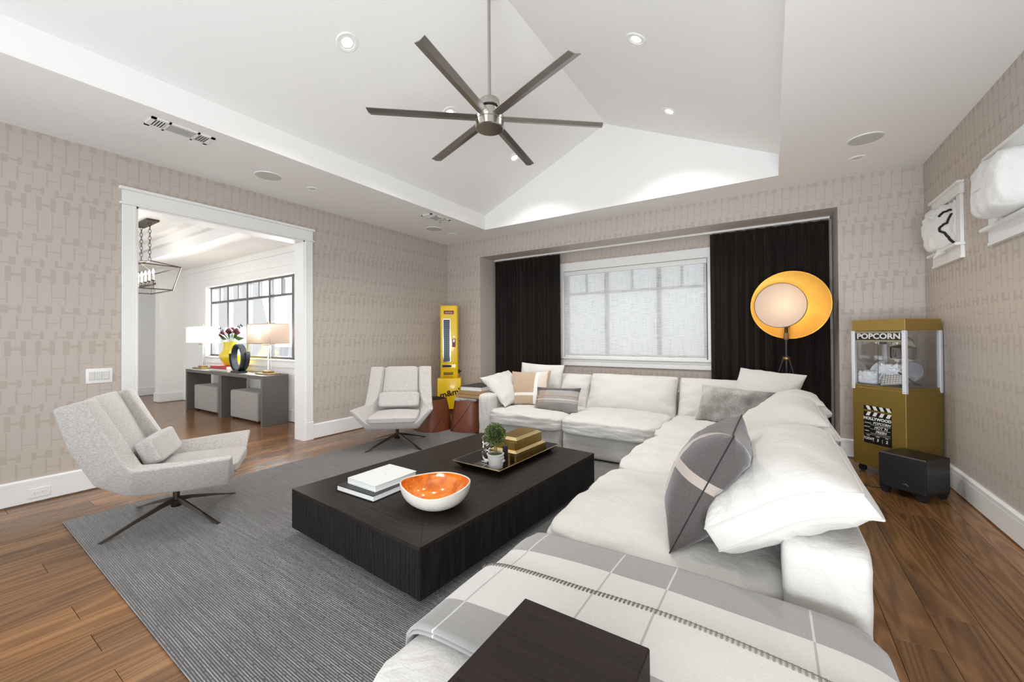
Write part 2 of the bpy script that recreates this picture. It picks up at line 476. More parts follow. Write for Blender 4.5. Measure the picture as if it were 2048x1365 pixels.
RUST = plain('rust_leather', srgb(122, 66, 42), 0.42, var=0.16, scale=6, bump=0.15)
RUSTIN = plain('dark_leather_inside', srgb(62, 40, 32), 0.7, var=0.1)
PAPERW = plain('white_paper', srgb(218, 217, 214), 0.6, var=0.02)
BOOKW = plain('white_book_cloth', srgb(206, 206, 204), 0.55, var=0.02)
BOOKB = plain('black_book_cloth', srgb(24, 24, 27), 0.4, var=0.05)
CERAM = plain('white_ceramic', srgb(214, 208, 198), 0.3, var=0.02)
PRINTW = plain('white_print', srgb(232, 230, 224), 0.6, var=0.01)
PRINTB = plain('black_print', srgb(14, 14, 14), 0.5, var=0.02)
PRINTM = plain('maroon_print', srgb(110, 22, 32), 0.45, var=0.03)
PRINTBR = plain('brown_print', srgb(52, 26, 12), 0.5, var=0.02)
CONSOLE = plain('grey_shagreen', srgb(104, 100, 96), 0.45, var=0.06, scale=60)
GREYWIN = plain('grey_window_metal', srgb(92, 92, 94), 0.45, var=0.04)
def velvet():
    t = NT('black_velvet'); v = t.coord(); t.prop(0.9, 0, 0.1, 0, 0.5)
    t.b.inputs['Sheen Tint'].default_value = srgb(120, 100, 90)
    t.base(t.mix(t.noise(t.mapping(v, (8, 8, 0.6)), 3, 3), srgb(20, 18, 18), srgb(46, 41, 39))); return t.m
VELVET = velvet()
def bowl_in():
    t = NT('orange_glaze'); v = t.coord(); t.prop(0.1, 0.1, 0.5, 0.8)
    f = t.noise(v, 14, 4, 0.6)
    t.base(t.ramp(f, [(0.3, srgb(176, 84, 12)), (0.55, srgb(232, 128, 24)), (0.8, srgb(246, 156, 54))])); return t.m
ORANGE = bowl_in()
def glass(name, c=(1, 1, 1, 1), rough=0.0, fac=0.86):
    t = NT(name); n = t.n; out = n['Material Output']
    tr = t.add('ShaderNodeBsdfTransparent'); tr.inputs[0].default_value = c
    gl = t.add('ShaderNodeBsdfGlossy'); gl.inputs['Roughness'].default_value = rough
    lw = t.add('ShaderNodeLayerWeight'); lw.inputs[0].default_value = 0.25
    mx = t.add('ShaderNodeMixShader'); t.l.new(t.math('ADD', 1-fac-0.05, t.math('MULTIPLY', lw.outputs['Fresnel'], 0.6), clamp=True), mx.inputs[0])
    t.l.new(tr.outputs[0], mx.inputs[1]); t.l.new(gl.outputs[0], mx.inputs[2]); t.l.new(mx.outputs[0], out.inputs[0])
    n.remove(t.b); return t.m
GLASS = glass('clear_glass', fac=0.935)
def blind_mat():
    t = NT('woven_shade'); v = t.coord(); n = t.n; out = n['Material Output']
    a = t.noise(t.mapping(v, (6, 1, 190)), 1, 3, 0.6); b = t.noise(t.mapping(v, (150, 1, 3)), 1, 2)
    f = t.math('ADD', t.math('MULTIPLY', a, 0.65), t.math('MULTIPLY', b, 0.35))
    hole = t.ramp(f, [(0.36, (0.76, 0.76, 0.76, 1)), (0.55, (0.92, 0.92, 0.92, 1))])
    col = t.ramp(f, [(0.34, srgb(150, 156, 160)), (0.46, srgb(214, 216, 217)), (0.66, srgb(238, 239, 239))])
    df = t.add('ShaderNodeBsdfDiffuse'); tl = t.add('ShaderNodeBsdfTranslucent'); tr = t.add('ShaderNodeBsdfTransparent')
    t.l.new(col, df.inputs[0]); t.l.new(col, tl.inputs[0])
    m1 = t.add('ShaderNodeMixShader'); m1.inputs[0].default_value = 0.18; t.l.new(df.outputs[0], m1.inputs[1]); t.l.new(tl.outputs[0], m1.inputs[2])
    m2 = t.add('ShaderNodeMixShader'); t.l.new(hole, m2.inputs[0]); t.l.new(tr.outputs[0], m2.inputs[1]); t.l.new(m1.outputs[0], m2.inputs[2])
    t.l.new(m2.outputs[0], out.inputs[0]); n.remove(t.b); return t.m
BLIND = blind_mat()
def shade_mat(name, c, tl_f=0.6):
    t = NT(name); n = t.n; out = n['Material Output']; v = t.coord()
    w = t.noise(t.mapping(v, (220, 220, 60)), 1, 2); col = t.mix(t.math('MULTIPLY', w, 0.15), c, tuple(x*0.8 for x in c[:3])+(1,))
    df = t.add('ShaderNodeBsdfDiffuse'); tl = t.add('ShaderNodeBsdfTranslucent')
    t.l.new(col, df.inputs[0]); t.l.new(col, tl.inputs[0])
    m1 = t.add('ShaderNodeMixShader'); m1.inputs[0].default_value = tl_f
    t.l.new(df.outputs[0], m1.inputs[1]); t.l.new(tl.outputs[0], m1.inputs[2]); t.l.new(m1.outputs[0], out.inputs[0]); n.remove(t.b); return t.m
SHADE = shade_mat('lamp_shade_linen', srgb(226, 222, 214), 0.5)
SHADE2 = shade_mat('lamp_shade_blush', srgb(196, 178, 164), 0.45)
COTTON = fabric('white_cotton', srgb(226, 225, 222), scale=230, wrinkle=0.5, var=0.04)

# ================================================================ STRUCTURE
H = 3.05
XL, XR, YB, YN, Y0 = -5.09, 1.30, 5.667, 6.20, -1.3
NX0, NX1, NZ = -4.324, 0.618, 2.74             # window niche
OY0, OY1, OZ = 1.277, 2.926, 2.595             # opening in the left wall
FX0, FYW, FH = -12.4, 3.48, 3.15               # room beyond the opening

# ---- floor of separate oak planks
floor = box('floor', (FX0-0.2, Y0, -0.10), (XR+0.1, YN+0.1, -0.014), SUBFLOOR)
tag(floor, 'brown oak plank floor', None, None, 'structure')
def plank_mesh(w, L):
    bm = bmesh.new(); bm_box(bm, (-w/2+0.0008, -L/2+0.0008, -0.013), (w/2-0.0008, L/2-0.0008, 0.0))
    top = [e for e in bm.edges if all(v.co.z > -0.001 for v in e.verts)]
    bmesh.ops.bevel(bm, geom=top, offset=0.0012, segments=1, affect='EDGES')
    bmesh.ops.recalc_face_normals(bm, faces=bm.faces[:])
    me = bpy.data.meshes.new('plank'); bm.to_mesh(me); bm.free(); me.materials.append(PLANK); return me
PW = 0.178
pm = {}
def lay(x, ya, yb):
    L = round(yb-ya, 2)
    if L not in pm: pm[L] = plank_mesh(PW, L)
    o = bpy.data.objects.new('plank', pm[L]); COL.objects.link(o); o.parent = floor
    o.location = (x, (ya+yb)/2, 0)
rng = random.Random(3)
nrow = int((XR-FX0)/PW)+1
for i in range(nrow):
    x = XR - PW/2 - i*PW + 0.02
    main = x > -5.3
    y, yend = (-0.4, 5.66) if main else (0.4, 3.46)
    if x > -4.0 and x < 0.2: y, yend = (-0.4, 1.2) if x < -0.6 else (-0.4, 0.9)   # under the rug
    under = -4.0 < x < 0.2
    if main and NX0+PW/2 < x < NX1-PW/2:
        if under: lay(x, 4.1, YN-0.02)
        else: yend = YN-0.02
    step = rng.choice([0.9, 1.3, 1.7, 2.1]); ya = y
    while ya < yend-0.05:
        yb = min(yend, ya+step)
        if yend-yb < 0.4: yb = yend
        lay(x, ya, yb); ya = yb; step = rng.choice([1.5, 1.8, 2.1, 2.4])

# ---- walls
def wall_mesh(name, lst, paper, axis, sign, label):
    """boxes; the faces turned to the living room get the wallpaper"""
    bm = bmesh.new()
    for a, b in lst: bm_box(bm, a, b)
    bmesh.ops.recalc_face_normals(bm, faces=bm.faces[:])
    for f in bm.faces: f.material_index = 0 if f.normal[axis]*sign > 0.9 else 1
    me = bpy.data.meshes.new(name); bm.to_mesh(me); bm.free()
    me.materials.append(paper); me.materials.append(FARWALL)
    o = link(bpy.data.objects.new(name, me)); return tag(o, label, None, None, 'structure')
WT = 0.21
wall_mesh('wall_left', [((XL-WT, Y0, 0), (XL, OY0, H)), ((XL-WT, OY1, 0), (XL, YB, H)), ((XL-WT, OY0, OZ), (XL, OY1, H))],
          PAPER_Y, 0, 1, 'taupe patterned wallpaper wall with wide cased opening')
wb = wall_mesh('wall_back', [((XL-WT, YB, 0), (NX0, YN+0.12, H+0.1)), ((NX1, YB, 0), (XR+0.12, YN+0.12, H+0.1)), ((NX0, YB, NZ), (NX1, YN+0.12, H+0.1))],
          PAPER_X, 1, -1, 'taupe wallpaper wall around the curtained window recess')
wb.data.materials[1] = NICHE
WX0, WX1, WZ0, WZ1 = -2.95, -0.75, 0.99, 2.42
wall_mesh('wall_niche', [((NX0, YN, 0), (WX0, YN+0.12, NZ)), ((WX1, YN, 0), (NX1, YN+0.12, NZ)), ((WX0, YN, 0), (WX1, YN+0.12, WZ0)), ((WX0, YN, WZ1), (WX1, YN+0.12, NZ))],
          PAPER_X, 1, -1, 'recessed taupe wallpaper wall around the shaded window')
RW = [(4.75, 5.25, 2.07, 2.46), (3.58, 4.09, 2.07, 2.46)]
seg = []
ys = [Y0, RW[1][0], RW[1][1], RW[0][0], RW[0][1], YB]
seg += [((XR, ys[0], 0), (XR+0.12, ys[1], H)), ((XR, ys[2], 0), (XR+0.12, ys[3], H)), ((XR, ys[4], 0), (XR+0.12, ys[5], H))]
for y0, y1, z0, z1 in RW: seg += [((XR, y0, 0), (XR+0.12, y1, z0)), ((XR, y0, z1), (XR+0.12, y1, H))]
wall_mesh('wall_right', seg, PAPER_Y, 0, -1, 'taupe wallpaper wall with two small high windows')

# ---- ceiling with raised vault
TX0, TX1, TY0, TY1 = -3.85, 0.075, -1.3, 5.19
RX, RZ, LZ = -1.84, 4.17, 3.28
def ceiling():
    bm = bmesh.new()
    for a, b in (((XL-WT, Y0, H), (TX0, YB+0.02, H+0.12)), ((TX1, Y0, H), (XR+0.12, YB+0.02, H+0.12)),
                 ((TX0, TY1, H), (TX1, YB+0.02, H+0.12)), 
                 ((TX0-0.1, TY0, H+0.12), (TX0, TY1+.1, LZ+0.12)), ((TX1, TY0, H+0.12), (TX1+0.1, TY1+.1, LZ+0.12))):
        bm_box(bm, a, b)
    Mx = Matrix(((1, 0, 0, 0), (0, 0, 1, 0), (0, 1, 0, 0), (0, 0, 0, 1)))   # poly in x,z ; extrude along y
    t = 0.1
    bm_prism(bm, [(TX0, LZ), (RX, RZ), (RX, RZ+t), (TX0-0.02, LZ+t)], TY0, TY1+.1, Mx)
    bm_prism(bm, [(RX, RZ), (TX1, LZ), (TX1+0.02, LZ+t), (RX, RZ+t)], TY0, TY1+.1, Mx)
    g = [(TX0-.02, H+0.12), (TX1+.02, H+0.12), (TX1+.02, LZ+.03), (RX, RZ+.05), (TX0-.02, LZ+.03)]
    bm_prism(bm, g, TY1, TY1+0.1, Mx)
    o = bm_obj('ceiling', bm, CEIL); tag(o, 'white ceiling with a gabled raised vault', None, None, 'structure')
ceiling()

# ---- baseboards
def baseboard(name, p0, p1, n, label, h=0.197):
    """p0,p1 along the wall foot; n = unit vector into the room"""
    p0 = Vector(p0); p1 = Vector(p1); n = Vector(n); bm = bmesh.new()
    prof = [(0, 0.012), (0.021, 0.012), (0.021, h*0.78), (0.018, h*0.785), (0.018, h*0.80), (0.021, h*0.805), (0.021, h-0.012), (0.012, h), (0, h)]
    A = [bm.verts.new(p0+n*a+Vector((0, 0, z))) for a, z in prof]; B = [bm.verts.new(p1+n*a+Vector((0, 0, z))) for a, z in prof]
    k = len(prof)
    for i in range(k): bm.faces.new((A[i], A[(i+1) % k], B[(i+1) % k], B[i]))
    bm.faces.new(A); bm.faces.new(B[::-1])
    return tag(bm_obj(name, bm, TRIM), label, None, None, 'structure')
baseboard('baseboard_left', (XL, Y0, 0), (XL, OY0-0.105, 0), (1, 0, 0), 'white baseboard below the light switch')
baseboard('baseboard_left_far', (XL, OY1+0.105, 0), (XL, YB, 0), (1, 0, 0), 'white baseboard between opening and corner')
baseboard('baseboard_back_left', (XL, YB, 0), (NX0, YB, 0), (0, -1, 0), 'white baseboard left of the window recess')
baseboard('baseboard_back_right', (NX1, YB, 0), (XR, YB, 0), (0, -1, 0), 'white baseboard behind the popcorn machine')
baseboard('baseboard_right', (XR, YB, 0), (XR, Y0, 0), (-1, 0, 0), 'white baseboard along the right wall')

# ---- cased opening
tr = struct_empty('trim_1', 'white flat casing around the wide opening')
CW = 0.102
for y0, y1 in ((OY0-CW, OY0), (OY1, OY1+CW)):
    box('casing_leg', (XL, y0, 0.235), (XL+0.022, y1, OZ), TRIM, tr, 0.003, 1)
    box('plinth_block', (XL, y0-0.004, 0), (XL+0.03, y1+0.004, 0.235), TRIM, tr, 0.004, 1)
    inner = y1 if y0 < 2 else y0
    s = -1 if y0 < 2 else 1
    box('back_band', (XL, inner+s*0.012-0.004, 0.235), (XL+0.026, inner+s*0.012+0.004, OZ), TRIM, tr)
box('neck_bead', (XL, OY0-CW-0.018, OZ), (XL+0.034, OY1+CW+0.018, OZ+0.02), TRIM, tr, 0.004, 1)
box('head_board', (XL, OY0-CW, OZ+0.02), (XL+0.024, OY1+CW, OZ+0.135), TRIM, tr, 0.002, 1)
box('crown_cap', (XL, OY0-CW-0.022, OZ+0.135), (XL+0.045, OY1+CW+0.022, OZ+0.165), TRIM, tr, 0.004, 1)
box('jamb', (XL-WT, OY0-0.002, 0), (XL+0.005, OY0+0.016, OZ), TRIM, tr)
box('jamb', (XL-WT, OY1-0.016, 0), (XL+0.005, OY1+0.002, OZ), TRIM, tr)
box('jamb_head', (XL-WT, OY0, OZ-0.016), (XL+0.005, OY1, OZ+0.002), TRIM, tr)

# ---- main window
def window(name, label, axis_y, x0, x1, z0, z1, cols, transom, mat_frame, fw_=0.05, depth=0.05, sub=True):
    w = struct_empty(name, label); y = axis_y
    n = len(cols)-1
    box('frame_head', (x0, y, z1-fw_), (x1, y+depth, z1), mat_frame, w)
    box('frame_sill', (x0, y, z0), (x1, y+depth, z0+fw_), mat_frame, w)
    for c in cols:
        hw = 0.03
        box('mullion', (max(x0, c-hw), y-0.012, z0), (min(x1, c+hw), y+depth, z1), mat_frame, w, 0.004, 1)
    for a, b in zip(cols, cols[1:]):
        box('transom_bar', (a+0.03, y+0.005, transom-0.02), (b-0.03, y+depth-0.01, transom+0.02), mat_frame, w)
        if sub: box('muntin', ((a+b)/2-0.016, y+0.005, transom+0.02), ((a+b)/2+0.016, y+depth-0.01, z1-fw_), mat_frame, w)
        box('pane', (a+0.03, y+0.025, z0+fw_), (b-0.03, y+0.031, transom-0.02), GLASS, w)
        if sub:
            box('pane', (a+0.03, y+0.025, transom+0.02), ((a+b)/2-0.016, y+0.031, z1-fw_), GLASS, w)
            box('pane', ((a+b)/2+0.016, y+0.025, transom+0.02), (b-0.03, y+0.031, z1-fw_), GLASS, w)
    return w
w1 = window('window_1', 'wide white window with transoms behind the woven shade', YN+0.06, WX0, WX1, WZ0, WZ1, [WX0+0.03, -2.23, -1.42, WX1-0.03], 2.04, GREYWIN)
box('casing_leg', (WX0-0.095, YN-0.022, WZ0), (WX0, YN, 2.42), TRIM, w1, 0.003, 1)
box('casing_leg', (WX1, YN-0.022, WZ0), (WX1+0.095, YN, 2.42), TRIM, w1, 0.003, 1)
box('head_casing', (WX0-0.11, YN-0.024, 2.42), (WX1+0.11, YN, 2.56), TRIM, w1, 0.003, 1)
box('window_sill', (WX0-0.12, YN-0.05, WZ0-0.035), (WX1+0.12, YN+0.06, WZ0), TRIM, w1, 0.006, 2)
box('apron', (WX0-0.095, YN-0.024, WZ0-0.145), (WX1+0.095, YN, WZ0-0.035), TRIM, w1, 0.004, 1)
box('apron_bead', (WX0-0.1, YN-0.032, WZ0-0.07), (WX1+0.1, YN, WZ0-0.055), TRIM, w1, 0.003, 1)

# woven shade
rs = thing('roller_shade', 'white woven roller shade pulled down over the wide window', 'window shade', (-1.85, YN-0.004, WZ0))
def blind(u, v): return (-1.085+2.17*u, 0.0015*math.sin(u*40), 0.012+1.40*v)
grid_mesh('shade_cloth', blind, 30, 4, BLIND, rs)
box('cassette', (-1.094, -0.022, 1.355), (1.094, 0.04, 1.424), WHITE, rs, 0.006, 2)
box('bottom_bar', (-1.085, -0.008, 0.001), (1.085, 0.008, 0.02), WHITE, rs, 0.004, 1)

# curtains
def curtain(x0, x1, nf, seed, label):
    c = thing('curtain', label, 'curtain', ((x0+x1)/2, YB+0.40, 0), 0, 'black velvet curtains')
    wd = x1-x0
    def f(u, v):
        z = 0.015 + v*2.685
        sp = 1 - 0.03*(1-v)*0
        ph = u*nf*2*PI + seed
        w = noise.noise(Vector((u*nf*0.7+seed, 0.3, 0.2*v)))*1.8
        amp = 0.046*(0.75+0.45*noise.noise(Vector((u*5+seed, v*1.2, 1.0))))*(1-0.45*max(0, v-0.9)/0.1)
        x = -wd/2+wd*u + 0.010*math.sin(ph*2+w)
        return (x*sp, amp*math.sin(ph+w) + 0.012*math.sin(ph*2.3+seed), z)
    nu = nf*12
    grid_mesh('curtain_panel', lambda u, v: f(u, 1-v), nu, 10, VELVET, c, thick=0.004)
    def g(u, v):
        p = f(u, 0.985+0.014*v); return (p[0], p[1]-0.006, p[2])
    grid_mesh('heading_tape', lambda u, v: g(u, 1-v), nu, 1, VELVET, c, thick=0.003)
    return c
curtain(-4.29, -2.97, 15, 0.3, 'black velvet curtain gathered at the left of the window')
curtain(-0.69, 0.585, 10, 2.1, 'black velvet curtain behind the gold disc lamp')
tk = thing('curtain_track', 'white ceiling curtain track running across the window recess', 'curtain track', (-1.85, YB+0.40, NZ))
box('rail', (-2.43, -0.02, -0.026), (2.43, 0.02, 0), WHITE, tk, 0.003, 1)
for sx in (-2.435, 2.425): box('end_cap', (sx, -0.022, -0.028), (sx+0.01, 0.022, 0), WHITE, tk)

# ---- small high windows on the right wall, stuffed with pillows
for k, (y0, y1, z0, z1) in enumerate(RW):
    w = struct_empty('window_%d' % (k+3), ['small high window with white casing nearest the corner', 'small high window with white casing at the photo edge'][k])
    x = XR
    for a, b in ((y0-0.085, y0), (y1, y1+0.085)):
        box('casing_leg', (x-0.022, a, z0), (x, b, z1), TRIM, w, 0.003, 1)
    box('neck_bead', (x-0.034, y0-0.1, z1), (x, y1+0.1, z1+0.012), TRIM, w, 0.003, 1)
    box('head_board', (x-0.024, y0-0.085, z1+0.012), (x, y1+0.085, z1+0.085), TRIM, w)
    box('crown_cap', (x-0.045, y0-0.105, z1+0.085), (x, y1+0.105, z1+0.108), TRIM, w, 0.004, 1)
    box('window_sill', (x-0.06, y0-0.11, z0-0.025), (x, y1+0.11, z0), TRIM, w, 0.004, 1)
    box('apron', (x-0.022, y0-0.085, z0-0.12), (x, y1+0.085, z0-0.025), TRIM, w)
    box('apron_lip', (x-0.027, y0-0.089, z0-0.125), (x, y1+0.089, z0-0.105), TRIM, w)
    box('frame_stile', (x+0.08, y0, z0), (x+0.12, y0+0.035, z1), TRIM, w); box('frame_stile', (x+0.08, y1-0.035, z0), (x+0.12, y1, z1), TRIM, w)
    box('frame_rail', (x+0.08, y0, z0), (x+0.12, y1, z0+0.035), TRIM, w); box('frame_rail', (x+0.08, y0, z1-0.035), (x+0.12, y1, z1), TRIM, w)
    box('pane', (x+0.1, y0+0.03, z0+0.03), (x+0.106, y1-0.03, z1-0.03), GLASS, w)

# ---- ceiling fixtures
LAMP_GLOW = emit('downlight_glow', (1.0, 0.95, 0.86, 1), 14.0)
GRILLE = plain('speaker_grille', srgb(205, 204, 200), 0.7, var=0.03, scale=200)
def downlight(p, nrm, label, group, lit=True, r=0.075):
    d = thing('recessed_light', label, 'ceiling light', p, 0, group)
    M = basis((0, 0, 0), (0, 1, 0), nrm)
    lathe('trim_ring', [(r*0.72, -0.002), (r*0.78, 0.006), (r*1.05, 0.008), (r*1.15, 0.001), (r*1.15, -0.001)], TRIM, d, 32, M, cap=False)
    lathe('baffle', [(r*0.80, 0.001), (r*0.74, 0.0035), (r*0.5, 0.003)], WHITE, d, 32, M, cap=False)
    lathe('lens', [(0, 0.004), (r*0.62, 0.003), (r*0.75, 0.002)], LAMP_GLOW if lit else plain('lens_off', srgb(222, 222, 220), 0.3), d, 32, M, cap=False)
    if lit:
        l = bpy.data.lights.new('downlight_beam', 'SPOT'); l.energy = 44 if p[1] > 4 else 66; l.spot_size = math.radians(126); l.spot_blend = 0.7
        l.color = (1.0, 0.98, 0.95); l.shadow_soft_size = 0.06
        lo = bpy.data.objects.new('downlight_beam', l); COL.objects.link(lo)
        lo.location = Vector(p)+Vector(nrm)*0.03; lo.rotation_euler = (0, 0, 0)
    return d
sl = (RZ-LZ)/(RX-TX0); nl = Vector((sl, 0, -1)).normalized()
sr = (RZ-LZ)/(TX1-RX); nr = Vector((-sr, 0, -1)).normalized()
LL = ['lit recessed light nearest the viewer on the left ceiling slope', 'lit recessed light half behind the left fan blade', 'lit recessed light behind the far fan blade tip']
for y, lb in zip((2.0, 3.23, 4.51), LL): downlight((-2.86, y, LZ+sl*(-2.86-TX0)), nl, lb, 'lit vault downlights')
LR = ['lit recessed light on the right ceiling slope nearest the viewer', 'lit recessed light on the right slope above the gable wall']
for y, lb in zip((3.27, 4.52), LR): downlight((-0.9, y, LZ+sr*(TX1+0.9)), nr, lb, 'lit vault downlights')
dn = Vector((0, 0, -1))
for p, lb in (((-4.43, 2.644, H), 'unlit small white downlight above the cased opening'), ((-4.473, 5.11, H), 'unlit small white downlight near the left ceiling corner'), ((0.714, 5.105, H), 'unlit small white downlight near the right ceiling corner')):
    downlight(p, dn, lb, 'unlit perimeter downlights', False, 0.06)
for p, lb in (((-4.459, 2.174, H), 'round white ceiling speaker above the cased opening'), ((-4.487, 4.686, H), 'round ceiling speaker by the far left corner'), ((0.706, 4.648, H), 'round grey ceiling speaker on the right side')):
    s = thing('ceiling_speaker', lb, 'speaker', p, 0, 'round ceiling speakers')
    M = basis((0, 0, 0), (0, 1, 0), dn)
    lathe('grille', [(0, 0.006), (0.10, 0.006), (0.122, 0.005)], GRILLE, s, 40, M, cap=False)
    lathe('rim', [(0.120, 0.0), (0.120, 0.007), (0.128, 0.006), (0.130, 0.0)], TRIM, s, 40, M, cap=False)
def vent(p, L, wd, label):
    v = thing('air_vent', label, 'air vent', p, 0, 'ceiling air vents')
    box('frame', (-wd/2, -L/2, -0.010), (wd/2, -L/2+0.03, 0), TRIM, v); box('frame', (-wd/2, L/2-0.03, -0.010), (wd/2, L/2, 0), TRIM, v)
    box('frame', (-wd/2, -L/2, -0.010), (-wd/2+0.025, L/2, 0), TRIM, v); box('frame', (wd/2-0.025, -L/2, -0.010), (wd/2, L/2, 0), TRIM, v)
    box('backing', (-wd/2+0.02, -L/2+0.02, -0.004), (wd/2-0.02, L/2-0.02, 0), plain('vent_dark', srgb(70, 70, 70), 0.8), v)
    for yb in (-L/2+0.115, L/2-0.115): box('divider', (-wd/2, yb-0.008, -0.010), (wd/2, yb+0.008, 0), TRIM, v)
    Lm = L-0.23-0.016
    for k in range(7):
        x = -wd/2+0.033+k*(wd-0.066)/6
        box('louvre', (x-0.003, -Lm/2, -0.009), (x+0.003, Lm/2, -0.003), GRILLE, v)
    for sgn in (-1, 1):
        for k in range(4):
            y = sgn*(L/2-0.045-k*0.018)
            box('louvre', (-wd/2+0.025, y-0.003, -0.009), (wd/2-0.025, y+0.003, -0.003), GRILLE if sgn > 0 else TRIM, v)
vent((-4.086, 1.304, H), 0.42, 0.19, 'white three section air vent above the left armchair')
vent((-4.048, 4.269, H), 0.40, 0.19, 'white air vent near the far left corner')

# switch and outlet
sw = thing('light_switch', 'white three gang light switch beside the opening', 'light switch', (XL, 1.03, 1.004))
box('plate', (0, -0.086, -0.066), (0.007, 0.086, 0.066), TRIM, sw, 0.003, 2)
for k in (-1, 0, 1):
    rk = box('rocker', (0.006, k*0.046-0.017, -0.034), (0.012, k*0.046+0.017, 0.034), PAPERW, sw, 0.002, 1)
    box('rocker_frame', (0.006, k*0.046-0.020, -0.037), (0.0085, k*0.046+0.020, 0.037), GRILLE, sw)
ou = thing('wall_outlet', 'white double outlet set sideways in the left baseboard', 'outlet', (XL+0.021, 0.678, 0.079))
box('plate', (0, -0.062, -0.038), (0.005, 0.062, 0.038), TRIM, ou, 0.002, 1)
for s in (-1, 1):
    f = box('socket', (0.004, s*0.021-0.017, -0.016), (0.0065, s*0.021+0.017, 0.016), TRIM, ou, 0.002, 1)
    for dy, dz in ((-0.006, 0.005), (-0.006, -0.005), (0.008, 0)): box('slot', (0.006, s*0.021+dy-0.003, dz-0.0012), (0.0068, s*0.021+dy+0.003, dz+0.0012), PRINTB, f)

# ================================================================ ROOM BEYOND
tag(box('wall_far_end', (FX0-0.12, -0.9, 0), (FX0, FYW+0.12, FH), FARWALL), 'cream end wall of the far hall', None, None, 'structure')
tag(boxes('wall_far_pier', [((-11.0, 3.07, 0), (-10.75, FYW, FH))], FARWALL), 'cream wall return beside the far window', None, None, 'structure')
FWX0, FWX1, FWZ0, FWZ1 = -9.56, -5.75, 0.985, 2.36
tag(boxes('wall_far_window', [((FX0, FYW, 0), (FWX0, FYW+0.14, FH)), ((FWX1, FYW, 0), (XL-WT, FYW+0.14, FH)), ((FWX0, FYW, 0), (FWX1, FYW+0.14, FWZ0)), ((FWX0, FYW, FWZ1), (FWX1, FYW+0.14, FH))], FARWALL), 'cream wall around the dark framed far window', None, None, 'structure')
tag(boxes('ceiling_far', [((FX0-0.12, -0.9, FH), (XL-0.02, FYW+0.14, FH+0.12)), ((FX0, 2.62, 2.80), (XL-WT, FYW, FH)), ((FX0, 2.54, 2.96), (XL-WT, 2.62, FH)), ((FX0, 2.40, 3.07), (XL-WT, 2.54, FH))], FARWALL), 'white stepped ceiling of the far room', None, None, 'structure')
tag(boxes('trim_2', [((FX0, FYW-0.03, 2.70), (XL-WT, FYW, 2.80)), ((FWX0-0.1, FYW-0.02, 2.36), (FWX1, FYW, 2.50)), ((FWX0-0.12, FYW-0.035, 2.50), (FWX1, FYW, 2.53))], TRIM), 'white crown and head casing over the far window', None, None, 'structure')
baseboard('baseboard_far_window', (-10.75, FYW, 0), (XL-WT, FYW, 0), (0, -1, 0), 'white baseboard behind the console tables')
baseboard('baseboard_far_pier', (-10.75, 3.05, 0), (-10.75, FYW, 0), (1, 0, 0), 'white baseboard on the far wall return')
baseboard('baseboard_far_pier_end', (-11.02, 3.07, 0), (-10.73, 3.07, 0), (0, -1, 0), 'white baseboard on the wall return end')
baseboard('baseboard_far_end', (FX0, -0.9, 0), (FX0, FYW, 0), (1, 0, 0), 'white baseboard of the far hall')
w2 = window('window_2', 'dark grey framed window over the console tables', FYW+0.06, FWX0, FWX1, FWZ0, FWZ1, [-9.50, -8.76, -7.99, -7.21, -6.48, -5.78], 2.05, GREYWIN, 0.035, 0.06)
box('window_sill', (FWX0-0.1, FYW-0.04, FWZ0-0.03), (FWX1, FYW+0.06, FWZ0), TRIM, w2, 0.005, 1)
box('apron', (FWX0-0.08, FYW-0.02, FWZ0-0.13), (FWX1, FYW, FWZ0-0.03), TRIM, w2)
box('casing_leg', (FWX0-0.09, FYW-0.02, FWZ0), (FWX0, FYW, 2.36), TRIM, w2)

# ================================================================ LIVING ROOM
# ---- rug
def rug():
    cx, cy, L, Wd = -1.975, 2.48, 4.65, 3.68
    o = box('area_rug', (-L/2, -Wd/2, 0), (L/2, Wd/2, 0.012), RUG, None, 0.004, 2)
    o.location = (cx, cy, 0.0005); o.rotation_euler = (0, 0, math.radians(-1.2))
    tag(o, 'large charcoal rug with pale woven stripes under the seating', 'rug')
rug()
RZT = 0.0128   # rug top

